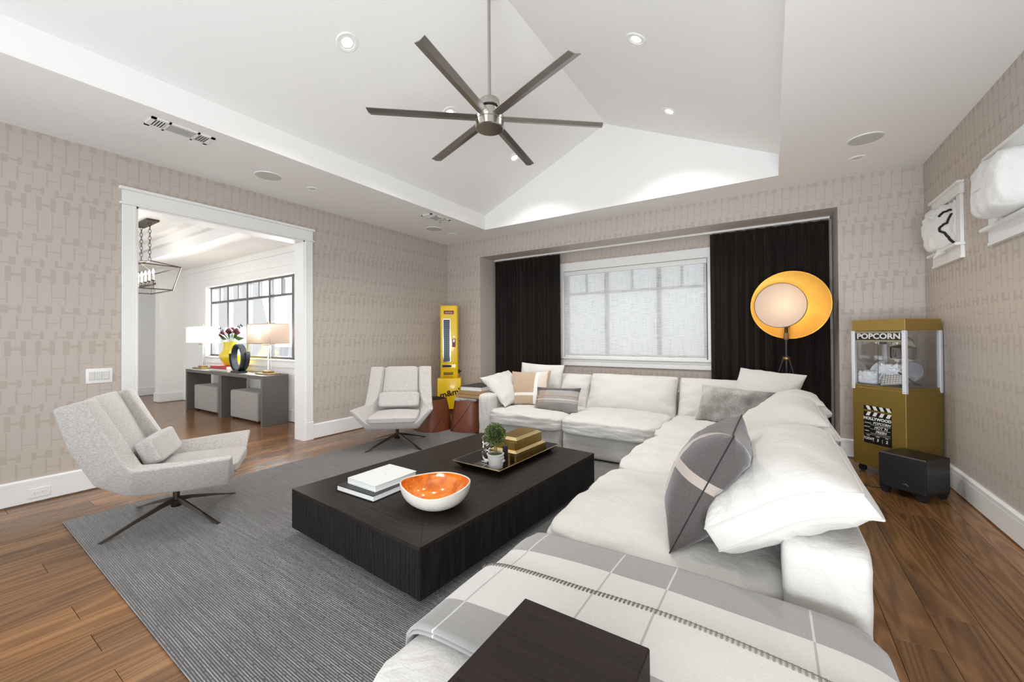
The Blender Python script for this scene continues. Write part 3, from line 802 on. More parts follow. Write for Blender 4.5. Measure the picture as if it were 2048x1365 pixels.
# ---- ceiling fan
def fan():
    f = thing('ceiling_fan', 'brushed nickel ceiling fan with six straight blades on a long downrod', 'ceiling fan', (RX, 2.545, 2.955))
    lathe('motor_housing', [(0.0, 0.0), (0.104, 0.0), (0.111, 0.006), (0.112, 0.055), (0.108, 0.058), (0.108, 0.061), (0.112, 0.064), (0.112, 0.10), (0.1, 0.107), (0.07, 0.108)], NICKEL, f, 48)
    lathe('neck', [(0.068, 0.107), (0.068, 0.15), (0.062, 0.152), (0.062, 0.165)], NICKEL, f, 40)
    lathe('shadow_gap', [(0.066, 0.163), (0.066, 0.172)], BLACK_M, f, 32)
    lathe('upper_housing', [(0.074, 0.172), (0.078, 0.176), (0.078, 0.222), (0.070, 0.232), (0.040, 0.236)], NICKEL, f, 40)
    lathe('coupling', [(0.036, 0.234), (0.036, 0.252), (0.024, 0.256)], NICKEL, f, 24)
    rod('downrod', (0, 0, 0.25), (0, 0, RZ-2.955-0.10), 0.0125, NICKEL, f)
    lathe('canopy', [(0.03, RZ-2.955-0.16), (0.07, RZ-2.955-0.11), (0.075, RZ-2.955-0.02)], NICKEL, f, 32)
    for k in range(6):
        a = math.radians(-140+60*k)
        R_ = Matrix.Rotation(a, 4, 'Z') @ Matrix.Rotation(math.radians(3), 4, 'X')
        bm = bmesh.new(); w, t, rdg = 0.044, 0.004, 0.010
        def sec(x, wd, skew):
            pts = [(-wd, 0), (0, -rdg), (wd, 0), (wd, t), (0, -rdg+t+0.002), (-wd, t)]
            return [bm.verts.new(R_ @ Vector((x+skew*p[0], p[0], p[1]+0.0)) + Vector((0, 0, 0.085))) for p in pts]
        S = [sec(0.085, w*0.96, 0), sec(0.5, w, 0), sec(0.915, w, 0.25)]
        for A, B in zip(S, S[1:]):
            for i in range(6): bm.faces.new((A[i], A[(i+1) % 6], B[(i+1) % 6], B[i]))
        for q, rev in ((S[0], True), (S[-1], False)):
            for tri in ((0, 1, 4, 5), (1, 2, 3, 4)):
                v = [q[i] for i in tri]; bm.faces.new(v[::-1] if rev else v)
        bm_obj('blade', bm, NICKEL_D, f)
fan()

# ---- lounge chairs
def lounge_chair(loc, ang, base_ang, label):
    c = thing('lounge_chair', label, 'armchair', loc, math.radians(ang), 'swivel lounge chairs')
    # stations along the side: arm front -> elbow -> top of the back ; each (x, y, z) for outer bottom, outer top, inner top, inner bottom
    S = [((0.37, 0.29, 0.262), (0.415, 0.470, 0.490), (0.415, 0.430, 0.512), (0.405, 0.275, 0.345)),
         ((0.15, 0.30, 0.258), (0.16, 0.455, 0.478), (0.16, 0.405, 0.498), (0.15, 0.270, 0.345)),
         ((-0.18, 0.30, 0.268), (-0.13, 0.425, 0.466), (-0.10, 0.325, 0.486), (-0.12, 0.250, 0.35)),
         ((-0.345, 0.315, 0.37), (-0.175, 0.418, 0.530), (-0.155, 0.270, 0.556), (-0.245, 0.232, 0.47)),
         ((-0.455, 0.345, 0.62), (-0.262, 0.402, 0.715), (-0.250, 0.245, 0.725), (-0.340, 0.220, 0.68)),
         ((-0.520, 0.365, 0.890), (-0.365, 0.392, 0.935), (-0.360, 0.236, 0.938), (-0.435, 0.214, 0.915))]
    bm = bmesh.new(); R_ = []
    for Ob, Ot, It, Ib in S:
        m = lambda p: (p[0], -p[1], p[2])
        R_.append([bm.verts.new(p) for p in (Ot, Ob, m(Ob), m(Ot), m(It), m(Ib), Ib, It)])
    for A, B in zip(R_, R_[1:]):
        for i in range(8): bm.faces.new((A[i], A[(i+1) % 8], B[(i+1) % 8], B[i]))
    for q in (R_[0], R_[-1]):
        for idx in ((0, 1, 6, 7), (1, 2, 5, 6), (2, 3, 4, 5)): bm.faces.new([q[i] for i in idx])
    bmesh.ops.recalc_face_normals(bm, faces=bm.faces[:])
    bmesh.ops.bevel(bm, geom=bm.edges[:], offset=0.017, segments=3, affect='EDGES', profile=0.5, clamp_overlap=True)
    bm_obj('shell', bm, CHAIRF, c, smooth=True)
    # seat cushion
    def seatM(v):
        return v
    bm = bmesh.new(); bmesh.ops.create_cube(bm, size=2); bmesh.ops.subdivide_edges(bm, edges=bm.edges[:], cuts=14, use_grid_fill=True)
    for v in bm.verts:
        x, y, z = v.co; k = 5
        L = (abs(x)**(2*k)+abs(y)**(2*k)+abs(z)**(2*k))**(1/(2*k)); x, y, z = x/L, y/L, z/L
        wd = 0.262+0.018*(x+1)/2
        v.co = (0.125+0.295*x, wd*y, 0.372+0.032*z+(0.030*(1-x*x*0.8)*(1-y*y) if z > 0 else 0))
    bm_obj('seat_cushion', bm, CHAIRF, c, smooth=True)
    # back cushion panel between the wings
    Mb = basis((-0.318, 0, 0.672), (0, 1, 0), (0.92, 0, 0.393))
    bm = bmesh.new(); bmesh.ops.create_cube(bm, size=2); bmesh.ops.subdivide_edges(bm, edges=bm.edges[:], cuts=12, use_grid_fill=True)
    for v in bm.verts:
        x, y, z = v.co; k = 6
        L = (abs(x)**(2*k)+abs(y)**(2*k)+abs(z)**(2*k))**(1/(2*k)); x, y, z = x/L, y/L, z/L
        v.co = Mb @ Vector((0.222*x*(1+0.05*(-y if True else 0)), 0.275*y, 0.030*z+(0.018*(1-x*x)*(1-y**4) if z > 0 else 0)))
    bm_obj('back_cushion', bm, CHAIRF, c, smooth=True)
    Ml = basis((-0.100, 0.012, 0.53), (0, 1, 0), (0.92, 0, 0.38))
    superbox('lumbar_pillow', (0, 0, 0), (0.49, 0.185, 0.11), CHAIRF, c, e=0.2, n=12, M=Ml @ Matrix.Identity(4))
    lathe('column', [(0.021, 0.075), (0.021, 0.262)], BRONZE, c, 20)
    lathe('hub', [(0.030, 0.070), (0.034, 0.075), (0.034, 0.112), (0.024, 0.118)], BRONZE, c, 20)
    for k in range(4):
        a = math.radians(base_ang-ang+90*k); d = Vector((math.cos(a), math.sin(a), 0)); n = Vector((-d.y, d.x, 0))
        bm = bmesh.new()
        st = [(0.02, 0.105, 0.017, 0.034), (0.10, 0.093, 0.017, 0.026), (0.27, 0.048, 0.014, 0.018), (0.40, 0.010, 0.017, 0.010), (0.447, 0.001, 0.014, 0.007)]
        prev = None
        for r, z, hw, t in st:
            q = [bm.verts.new(d*r+n*s*hw*k2+Vector((0, 0, zz))) for s, k2, zz in ((-1, 1, z), (1, 1, z), (1, 0.45, z+t), (-1, 0.45, z+t))]
            if prev:
                for i in range(4): bm.faces.new((prev[i], prev[(i+1) % 4], q[(i+1) % 4], q[i]))
            else: bm.faces.new(q)
            prev = q
        bm.faces.new(prev[::-1]); bm_obj('leg', bm, BRONZE, c)
    return c
lounge_chair((-3.755, 1.173, RZT), 59, 14, 'pale grey swivel lounge chair in side view left of the coffee table')
lounge_chair((-3.905, 3.417, RZT), -50, -4, 'oatmeal swivel lounge chair seen from the front beside the rust stools')

# ---- coffee table
CTZ = 0.32
def coffee_table():
    w, l, z0 = 1.29, 1.93, 0.05
    c = thing('coffee_table', 'low dark stained oak block coffee table on the rug', 'coffee table', (-2.01, 2.393, RZT), math.radians(-3.8))
    zt = CTZ-RZT
    box('plinth', (-w/2+0.07, -l/2+0.07, 0), (w/2-0.07, l/2-0.07, z0), BLACK_M, c)
    box('core', (-w/2+0.02, -l/2+0.02, z0), (w/2-0.02, l/2-0.02, zt-0.02), BLACK_M, c)
    g = 0.0006
    for s in (-1, 1):   # side faces veneered as upright boards
        n = 7
        for k in range(n):
            a = -l/2+0.02+k*(l-0.04)/n; b = a+(l-0.04)/n
            x = s*(w/2-0.01)
            box('side_board', (x-0.01, a+g, z0), (x+0.01, b-g, zt-0.02), EBONY_SIDE, c)
        n = 5
        for k in range(n):
            a = -w/2+k*w/n; b = a+w/n
            y = s*(l/2-0.01)
            box('end_board', (a+(0 if k else 0)+g, y-0.01, z0), (b-g, y+0.01, zt-0.02), EBONY_SIDE, c)
    # mitred top panels
    hw, hl = w/2, l/2; yr = hl-hw
    tri = [[(-hw, -hl), (hw, -hl), (0, -yr)], [(hw, hl), (-hw, hl), (0, yr)], [(-hw, -hl), (0, -yr), (0, yr), (-hw, hl)], [(hw, hl), (0, yr), (0, -yr), (hw, -hl)]]
    for k, p in enumerate(tri):
        cx = sum(q[0] for q in p)/len(p); cy = sum(q[1] for q in p)/len(p)
        p2 = [((x-cx)*0.9985, (y-cy)*0.9985) for x, y in p]
        if k < 2:      # grain turned a quarter on the end panels
            p2 = [(y, -x) for x, y in p2]
        o = prism('top_panel', p2, zt-0.02, zt, EBONY_TOP, c); o.location = (cx, cy, 0)
        if k < 2: o.rotation_euler = (0, 0, PI/2)
coffee_table()

def book(name, label, loc, rz, w, d, h, cover, cat='book', emboss=False):
    b = thing(name, label, cat, loc, rz)
    box('page_block', (-w/2+0.006, -d/2+0.006, 0.004), (w/2-0.004, d/2-0.006, h-0.004), PAPERW, b)
    box('front_cover', (-w/2, -d/2, h-0.005), (w/2, d/2, h), cover, b, 0.001, 1)
    box('back_cover', (-w/2, -d/2, 0), (w/2, d/2, 0.005), cover, b, 0.001, 1)
    box('spine', (-w/2, -d/2, 0), (-w/2+0.006, d/2, h), cover, b, 0.001, 1)
    return b
bk1 = book('black_art_book', 'large black bound book under the white one on the coffee table', (-2.25, 1.832, CTZ), math.radians(0.5), 0.37, 0.44, 0.040, BOOKB)
bk2 = book('white_art_book', 'thick white book lying on top of a black book', (-2.238, 1.832, CTZ+0.0403), math.radians(-1.5), 0.29, 0.342, 0.040, BOOKW)
for k, wd in enumerate((0.05, 0.035)): box('cover_emboss', (0.0, 0.02-k*0.014, 0.0399), (wd, 0.024-k*0.014, 0.0404), plain('grey_print', srgb(196, 194, 190), 0.6), bk2)

# ---- bowl
def bowl():
    b = thing('ceramic_bowl', 'wavy white ceramic bowl glazed orange inside on the coffee table', 'bowl', (-1.715, 1.80, CTZ))
    n, m = 64, 14; R0 = 0.213
    def pt(t, a, off):
        # t 0 centre .. 1 rim
        wob = 1+0.035*math.cos(2*a+0.6)+0.02*math.cos(3*a+1)
        r = (R0-off)*wob*(0.30+0.70*math.sin(t*PI/2)) if t > 0 else 0
        r = (R0-off)*wob*math.sin(min(1, t)*PI/2)**0.85
        hz = 0.128+0.012*math.cos(2*(a-0.55))+0.006*math.cos(3*a)
        z = hz*(1-math.cos(t*PI/2))**1.15
        return Vector((r*math.cos(a), r*math.sin(a), z+ (off*0.9 if t < 0.98 else 0)))
    for nm, off, mat, rev in (('outer_wall', 0.0, CERAM, False), ('glazed_inside', 0.008, ORANGE, True)):
        V = [pt(0, 0, off)]; F = []
        for i in range(1, m+1):
            for k in range(n): V.append(pt(i/m, 2*PI*k/n, off))
        for k in range(n): F.append((0, 1+(k+1) % n, 1+k))
        for i in range(m-1):
            for k in range(n):
                a0 = 1+i*n+k; a1 = 1+i*n+(k+1) % n; F.append((a0, a1, a1+n, a0+n))
        if rev: F = [f[::-1] for f in F]
        mesh_from(nm, V, F, mat, b, True)
    pts = [(pt(1, 2*PI*k/n, 0.004)) for k in range(n)]
    tube('rim', pts, 0.0045, CERAM, b, 6, True)
bowl()

# ---- tray and what stands in it
def tray():
    t = thing('serving_tray', 'black rectangular tray with flared sides and brass edge on the coffee table', 'tray', (-1.85, 2.81, CTZ), math.radians(-2.5))
    w, l, ins, h = 0.455, 0.875, 0.05, 0.052
    TB = plain('black_lacquer', srgb(20, 16, 15), 0.12, var=0.05, coat=0.5)
    bw, bl = w/2-ins, l/2-ins
    box('bottom', (-bw, -bl, 0), (bw, bl, 0.010), TB, t)
    def wall(a, b, a2, b2):
        th = 0.006
        a, b, a2, b2 = (Vector(p) for p in (a, b, a2, b2)); n = (b-a).cross(a2-a).normalized()*th
        V = [a, b, b2, a2, a+n, b+n, b2+n, a2+n]
        bm = bmesh.new(); vs_ = [bm.verts.new(v) for v in V]
        for q in ((0, 1, 2, 3), (7, 6, 5, 4), (0, 4, 5, 1), (1, 5, 6, 2), (2, 6, 7, 3), (3, 7, 4, 0)): bm.faces.new([vs_[i] for i in q])
        bm_obj('side_wall', bm, TB, t)
    lo = [(-bw, -bl, 0.002), (bw, -bl, 0.002), (bw, bl, 0.002), (-bw, bl, 0.002)]; hi = [(-w/2, -l/2, h), (w/2, -l/2, h), (w/2, l/2, h), (-w/2, l/2, h)]
    for i in range(4):
        j = (i+1) % 4; wall(lo[j], lo[i], hi[j], hi[i])
    tube('brass_rim', [(-w/2, -l/2, h), (w/2, -l/2, h), (w/2, l/2, h), (-w/2, l/2, h)], 0.0042, GOLDTRIM, t, 6, True)
tray()
TZ = CTZ+0.0105
def plant():
    p = thing('topiary_plant', 'small round boxwood topiary in a grey face shaped pot on the tray', 'potted plant', (-1.775, 2.505, TZ))
    fdir = math.atan2(0.54, 0.84)
    n, m = 40, 16; V, F = [], []
    for i in range(m+1):
        z = i/m
        for k in range(n):
            a = 2*PI*k/n; r = 0.046+0.016*z
            da = math.atan2(math.sin(a-fdir), math.cos(a-fdir))
            nose = 0.022*math.exp(-(da/0.20)**2)*math.exp(-((z-0.52)/0.11)**2)
            lips = 0.009*math.exp(-(da/0.28)**2)*(math.exp(-((z-0.34)/0.035)**2)+math.exp(-((z-0.26)/0.035)**2))
            chin = 0.008*math.exp(-(da/0.35)**2)*math.exp(-((z-0.12)/0.07)**2)
            brow = 0.009*math.exp(-(da/0.6)**2)*math.exp(-((z-0.75)/0.09)**2)
            eye = -0.006*math.exp(-((abs(da)-0.38)/0.16)**2)*math.exp(-((z-0.62)/0.06)**2)
            r += nose+lips+chin+brow+eye
            V.append((r*math.cos(a), r*math.sin(a), z*0.112))
    for i in range(m):
        for k in range(n):
            a0 = i*n+k; a1 = i*n+(k+1) % n; F.append((a0, a1, a1+n, a0+n))
    c = len(V); V.append((0, 0, 0))
    for k in range(n): F.append((c, (k+1) % n, k))
    pm_ = plain('weathered_plaster', srgb(206, 202, 196), 0.7, var=0.12, scale=40, bump=0.1)
    mesh_from('face_pot', V, F, pm_, p, True)
    lathe('pot_rim', [(0.054, 0.108), (0.060, 0.106), (0.066, 0.109), (0.066, 0.115), (0.058, 0.117)], pm_, p, 32, cap=False)
    MOSS = plain('green_moss', srgb(74, 96, 40), 0.9, var=0.3, scale=60, bump=0.3)
    lathe('moss', [(0, 0.118), (0.03, 0.114), (0.056, 0.104)], MOSS, p, 24, cap=False)
    STEM = plain('olive_stem', srgb(124, 112, 62), 0.8, var=0.15, scale=40)
    for dx, dy in ((0.008, 0.002), (-0.008, 0.004), (0.001, -0.008)):
        tube('stem', [(dx, dy, 0.10), (dx*1.3, dy, 0.15), (dx*0.8, dy*1.4, 0.20), (dx, dy, 0.27)], 0.0045, STEM, p, 6)
    LEAF = NT('boxwood_leaf'); lv = LEAF.noise(LEAF.coord(), 60, 2)
    LEAF.base(LEAF.ramp(lv, [(0.3, srgb(34, 48, 18)), (0.7, srgb(104, 118, 48))])); LEAF.prop(0.5)
    V, F = [], []; rg = random.Random(5); C = Vector((0, 0, 0.262)); R_ = 0.078
    for i in range(1500):
        z = 1-2*(i+0.5)/1500; ph = i*2.399963; s = math.sqrt(1-z*z)
        nrm = Vector((s*math.cos(ph), s*math.sin(ph), z)); rr = R_*rg.uniform(0.72, 1.02)
        base = C+nrm*rr; d = (nrm+Vector((rg.uniform(-1, 1), rg.uniform(-1, 1), rg.uniform(-1, 1)))*0.8).normalized()
        sd = d.cross(Vector((rg.uniform(-1, 1), rg.uniform(-1, 1), rg.uniform(-1, 1)))).normalized()
        L, Wd = 0.013, 0.0045; k = len(V)
        V += [base, base+d*L*0.5+sd*Wd, base+d*L, base+d*L*0.5-sd*Wd]; F.append((k, k+1, k+2, k+3))
    fo = mesh_from('foliage', V, F, LEAF.m, p)
    fo['kind'] = 'stuff'
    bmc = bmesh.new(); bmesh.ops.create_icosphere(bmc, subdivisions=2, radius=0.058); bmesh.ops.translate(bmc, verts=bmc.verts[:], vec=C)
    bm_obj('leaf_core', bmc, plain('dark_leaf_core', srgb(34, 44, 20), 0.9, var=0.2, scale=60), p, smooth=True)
plant()
def candle():
    c = thing('black_candle', 'slim black pillar candle with long wick on the tray', 'candle', (-1.792, 2.665, TZ))
    prism('wax', [(0.024*math.cos(2*PI*k/6), 0.024*math.sin(2*PI*k/6)) for k in range(6)], 0, 0.135, BLACK_M, c, bev=0.002)
    tube('wick', [(0, 0, 0.13), (0.001, 0, 0.15), (-0.001, 0.001, 0.185)], 0.0013, BLACK, c, 6)
candle()
def gold_box(loc, rz, w, d, h, label):
    g = thing('brass_box', label, 'box', loc, rz, 'brass lidded boxes on the tray')
    hb = h*0.62; box('body', (-w/2, -d/2, 0), (w/2, d/2, hb), GOLDBOX, g, 0.001, 1)
    box('lid_band', (-w/2, -d/2, hb+0.001), (w/2, d/2, h*0.80), GOLDBOX, g, 0.001, 1)
    i = 0.026; V = [(-w/2, -d/2, h*0.80), (w/2, -d/2, h*0.80), (w/2, d/2, h*0.80), (-w/2, d/2, h*0.80), (-w/2+i, -d/2+i, h), (w/2-i, -d/2+i, h), (w/2-i, d/2-i, h), (-w/2+i, d/2-i, h)]
    mesh_from('lid_bevel', V, [(0, 1, 5, 4), (1, 2, 6, 5), (2, 3, 7, 6), (3, 0, 4, 7), (4, 5, 6, 7)], GOLDTRIM, g)
    box('lid_top', (-w/2+i, -d/2+i, h-0.001), (w/2-i, d/2-i, h+0.0008), GOLDBOX, g)
gold_box((-1.842, 2.948, TZ), math.radians(-3), 0.27, 0.46, 0.082, 'larger brass box at the bottom of the stack on the tray')
gold_box((-1.842, 2.952, TZ+0.084), math.radians(-2), 0.22, 0.39, 0.092, 'smaller brass box stacked on top on the tray')
rgs = thing('ring_ornament', 'silver linked ring ornament half hidden behind the topiary', 'ornament', (-1.93, 2.60, TZ))
for cz, rr, a in ((0.055, 0.036, 0.2), (0.115, 0.032, 1.2), (0.17, 0.036, 0.1)):
    pts = [(rr*math.cos(t)*math.cos(a), rr*math.cos(t)*math.sin(a), cz+rr*1.1*math.sin(t)) for t in [2*PI*k/24 for k in range(24)]]
    tube('ring', pts, 0.009, CHROME, rgs, 8, True)
box('foot', (-0.03, -0.03, 0), (0.03, 0.03, 0.014), CHROME, rgs, 0.003, 1)

# ---- sectional sofa
SEAT = 0.255
def sofa():
    s = thing('sectional_sofa', 'white slipcovered L shaped sectional sofa with deep loose cushions', 'sofa', (0, 0, RZT))
    def B(nm, a, b, e=0.12, wr=0.006, seed=0, crown=0.0, n=14):
        c = [(p+q)/2 for p, q in zip(a, b)]; return superbox(nm, c, [q-p for p, q in zip(a, b)], SOFA, s, e, n, wr, seed, crown)
    FY, BYY = 4.05, 5.20
    # bases
    B('base', (-2.95, FY, 0.012), (-1.985, 4.98, 0.30), 0.08, 0.008, 1); B('base', (-1.975, FY, 0.012), (-0.92, 4.98, 0.30), 0.08, 0.008, 2)
    B('base', (-0.90, 3.80, 0.012), (0.05, 4.98, 0.30), 0.08, 0.006, 3); B('base', (-0.885, 2.735, 0.012), (0.05, 3.80, 0.30), 0.08, 0.006, 4); B('base', (-0.885, 1.675, 0.012), (0.05, 2.735, 0.30), 0.08, 0.006, 5)
    # back frames and arm
    B('arm', (-3.125, FY-0.01, 0.012), (-2.945, BYY, 0.60), 0.10, 0.004, 6)
    B('back_frame', (-3.05, 4.96, 0.012), (-1.98, BYY, 0.66), 0.10, 0.006, 7); B('back_frame', (-1.98, 4.96, 0.012), (-0.90, BYY, 0.66), 0.10, 0.006, 8); B('back_frame', (-0.90, 4.96, 0.012), (0.27, BYY, 0.66), 0.10, 0.006, 9)
    B('back_frame', (0.02, 1.675, 0.012), (0.265, 2.735, 0.615), 0.10, 0.004, 10); B('back_frame', (0.02, 2.735, 0.012), (0.265, 3.80, 0.615), 0.10, 0.004, 11); B('back_frame', (0.02, 3.80, 0.012), (0.265, 5.18, 0.62), 0.10, 0.004, 12)
    # seat cushions
    def S_(a, b, seed): return B('seat_cushion', a, b, 0.27, 0.014, seed, 0.035, 22)
    S_((-2.965, 3.98, 0.245), (-1.965, 4.99, 0.425), 21); S_((-1.985, 3.97, 0.245), (-0.93, 4.99, 0.435), 22)
    S_((-0.955, 3.79, 0.245), (0.06, 4.99, 0.425), 23); S_((-0.945, 2.73, 0.245), (0.06, 3.81, 0.43), 24); S_((-0.945, 1.66, 0.245), (0.06, 2.745, 0.43), 25)
    # back cushions
    def BC(c, xd, nz, w, h, t, seed, be=0.06, bend=0.0, droop=(0, 0)):
        M = basis(c, xd, nz)
        o, rim = pillow('back_cushion', M, w, h, t, SOFA, s, n=26, pinch=0.05, power=2.3, wr=0.018, seed=seed, box_edge=be, bend=bend, droop=droop, rnd=0.05)
        V, F, rim0 = pillow_verts(w, h, t, n=26, pinch=0.05, power=2.3, box_edge=be, droop=droop, rnd=0.05)
        for sg in (1, -1):
            pts = []
            for v in rim0:
                q = v.copy(); q.z += (sg-1)*be/2
                if bend: q.z += bend*((q.x/(w/2))**2)
                pts.append(M @ q)
            tube('piping', pts, 0.0042, SOFA_SEAM, o, 5, True)
    BC((-2.46, 4.90, 0.585), (1, 0, 0), (0, -0.90, 0.42), 1.0, 0.50, 0.24, 3)
    BC((-1.44, 4.87, 0.600), (1, 0, 0.0), (0, -0.88, 0.46), 1.08, 0.52, 0.24, 4)
    BC((-0.42, 4.90, 0.590), (1, 0, 0), (0, -0.90, 0.42), 0.98, 0.52, 0.24, 5)
    BC((0.012, 2.185, 0.690), (0, -1, 0), (-0.56, 0, 0.82), 1.04, 0.535, 0.25, 6, 0.085, 0, (0.075, 0.0))
    BC((0.02, 3.26, 0.690), (0, -1, 0), (-0.58, 0, 0.81), 1.02, 0.56, 0.25, 7, 0.085, 0, (0.075, 0.0))
    BC((0.10, 4.12, 0.680), (0, -1, 0.02), (-0.60, 0, 0.80), 0.74, 0.50, 0.22, 8, 0.07, 0, (0.08, 0.02))
sofa()

def ottoman():
    o = thing('sofa_ottoman', 'white slipcovered ottoman section under the throw blanket', 'ottoman', (-0.335, 1.135, RZT))
    superbox('base', (0, -0.012, 0.155), (1.12, 1.0, 0.29), SOFA, o, 0.08, 14, 0.006, 31)
    superbox('seat_cushion', (0, -0.012, 0.345), (1.18, 1.02, 0.185), SOFA, o, 0.27, 22, 0.008, 32, 0.03)
ottoman()

# ---- throw blanket, folded, lying across the ottoman
def throw_mat():
    t = NT('plaid_wool_throw'); v = t.coord(); t.prop(0.95, 0, 0.1, 0, 0.4)
    sep = t.add('ShaderNodeSeparateXYZ'); t.l.new(v, sep.inputs[0]); X, Y = sep.outputs[0], sep.outputs[1]
    fz = t.noise(v, 220, 3, 0.7)
    light = t.mix(fz, srgb(176, 172, 166), srgb(200, 197, 192)); grey = t.mix(fz, srgb(118, 115, 113), srgb(150, 147, 144))
    band = t.math('GREATER_THAN', Y, 1.395)
    band2 = t.math('LESS_THAN', Y, 1.0)
    c = t.mix(t.math('MAXIMUM', band, band2), light, grey)
    lines = None
    for x in (-0.83, -0.49, -0.30, 0.09):
        m = t.math('LESS_THAN', t.math('ABSOLUTE', t.math('SUBTRACT', X, x)), 0.0032); lines = m if lines is None else t.math('MAXIMUM', lines, m)
    onband = t.math('MAXIMUM', band, band2)
    lc = t.mix(onband, srgb(142, 138, 134), srgb(190, 187, 183))
    t.base(t.mix(t.math('MULTIPLY', lines, 0.8), c, lc)); t.bump(fz, 0.4, 0.002); return t.m
THROW = throw_mat()
def throw():
    b = thing('throw_blanket', 'folded grey and cream plaid wool throw draped over the ottoman', 'blanket', (0, 0, 0))
    cx, hx, cy, hy = -0.335, 0.59, 1.135, 0.525
    def top(x, y):
        u = (x-cx)/hx; v = (y-cy)/hy
        k = 1/0.27*2
        s = max(0.0, 1-min(1, abs(u))**k-min(1, abs(v))**k*0.6)
        return RZT + 0.345 + 0.0925*s**(1/k) + 0.030*max(0, 1-u*u)*max(0, 1-v*v)
    def sheet(y0, y1, off, xa, xb, seed):
        def f(u, v):
            y = y0+(y1-y0)*v; s = xa+(xb-xa)*u
            # arc along the top, then falling over the two ends
            x = s; drop = 0
            xl, xr = cx-hx*0.985, cx+hx*0.985
            if s < xl: drop = xl-s; x = xl-0.012-0.012*min(1, drop*8)
            elif s > xr: drop = s-xr; x = xr+0.012+0.012*min(1, drop*8)
            z = top(x if not drop else (xl if s < xl else xr), y) - drop + off
            z += 0.004*noise.noise(Vector((x*5+seed, y*6, 0.3))) + 0.004
            yy = y + 0.012*noise.noise(Vector((x*2.2+seed, 0.5, 0)))
            return (x, yy, z)
        return f
    f1 = sheet(0.85, 1.575, 0.008, -1.06, 0.44, 1.0); f2 = sheet(0.85, 1.238, 0.022, -1.04, 0.42, 1.0)
    grid_mesh('under_layer', lambda u, v: f1(1-u, 1-v), 70, 30, THROW, b, thick=-0.008)
    grid_mesh('folded_layer', lambda u, v: f2(1-u, 1-v), 70, 20, THROW, b, thick=-0.009)
    YARN = plain('taupe_yarn', srgb(120, 112, 105), 0.9, var=0.1)
    N = 110; bm = bmesh.new()
    for k in range(N+1):
        u = k/N; p = Vector(f2(u, 1.0))
        q = Vector(f2(u, 0.955))
        bm_tube(bm, [q+Vector((0, 0, 0.0105)), p+Vector((0, -0.002, 0.0115)), p+Vector((0, 0.007, 0.006)), p+Vector((0, 0.008, -0.010))], 0.0026, 5)
    st = bm_obj('whipstitch', bm, YARN, b, smooth=True); st['kind'] = 'stuff'
    tube('hem_cord', [Vector(f2(k/90, 1.0))+Vector((0, 0.006, 0.001)) for k in range(91)], 0.0055, YARN, b, 6)
throw()

# ---- dark C table over the ottoman
ct = thing('c_side_table', 'dark wood C shaped side table reaching over the ottoman', 'side table', (-0.407, 0.62, 0))
EB2 = darkwood('espresso_wood', srgb(34, 25, 23), srgb(66, 52, 47), (1, 1, 1))
def eb2top():
    t = NT('espresso_wood_top'); v = t.coord()
    g = t.noise(t.mapping(v, (3, 22, 1)), 1, 3); n = t.noise(t.mapping(v, (9, 190, 1)), 1, 4, 0.65)
    f = t.math('ADD', t.math('MULTIPLY', g, 0.3), t.math('MULTIPLY', n, 0.7)); t.base(t.ramp(f, [(0.3, srgb(24, 17, 16)), (0.75, srgb(46, 35, 33))])); t.prop(0.55, 0, 0.12); t.bump(f, 0.3, 0.002); return t.m
box('top', (-0.166, -0.16, 0.536), (0.166, 0.325, 0.62), eb2top(), ct, 0.003, 1)
box('upright', (-0.166, -0.16, 0.0+0.05), (0.166, -0.065, 0.536), EB2, ct, 0.003, 1)
box('foot', (-0.166, -0.42, 0), (0.166, -0.065, 0.05), EB2, ct, 0.003, 1)

# ---- loose pillows
def pillow_thing(name, label, c, xd, nz, w, h, t, mat, group='loose sofa pillows', seed=0, pinch=0.10, piping=None, wr=0.012, power=2.1):
    M = basis((0, 0, 0), xd, nz)
    e = thing(name, label, 'pillow', c, 0, group); e.matrix_world = Matrix.Translation(c) @ M
    o, rim = pillow('cover', Matrix.Identity(4), w, h, t, mat, e, n=22, pinch=pinch, power=power, wr=wr, seed=seed)
    tube('seam', rim, 0.0028, piping or mat, e, 5, True)
    return e
def band_mat(name, c, c2, bands, fz=120):
    """bands: (axis, centre, halfwidth, colour) in local pillow coordinates"""
    t = NT(name); v = t.coord(); t.prop(0.95, 0, 0.1, 0, 0.35)
    sep = t.add('ShaderNodeSeparateXYZ'); t.l.new(v, sep.inputs[0]); f = t.noise(v, fz, 3, 0.7)
    col = t.mix(f, c2, c)
    for ax, ce, hw, bc in bands:
        m = t.math('LESS_THAN', t.math('ABSOLUTE', t.math('SUBTRACT', sep.outputs[ax], ce)), hw)
        col = t.mix(t.math('MULTIPLY', m, 0.9), col, bc)
    t.base(col); t.bump(f, 0.35, 0.002); return t.m
GREYP = band_mat('charcoal_wool', srgb(92, 84, 82), srgb(62, 57, 56), [(1, 0.03, 0.021, srgb(160, 147, 137)), (0, 0.115, 0.018, srgb(160, 147, 137))])
TANP = band_mat('camel_wool', srgb(178, 157, 134), srgb(154, 132, 109), [(0, 0.165, 0.075, srgb(196, 188, 178)), (0, 0.115, 0.02, srgb(214, 209, 202)), (1, -0.075, 0.018, srgb(214, 209, 202))])
PLAIDP = band_mat('grey_plaid_wool', srgb(158, 154, 150), srgb(128, 124, 121), [(0, -0.19, 0.05, srgb(142, 124, 110)), (0, -0.26, 0.03, srgb(92, 88, 88)), (1, 0.135, 0.03, srgb(60, 58, 62)), (1, 0.028, 0.008, srgb(146, 122, 108)), (1, -0.012, 0.005, srgb(196, 184, 174)), (1, -0.10, 0.05, srgb(118, 112, 108))])
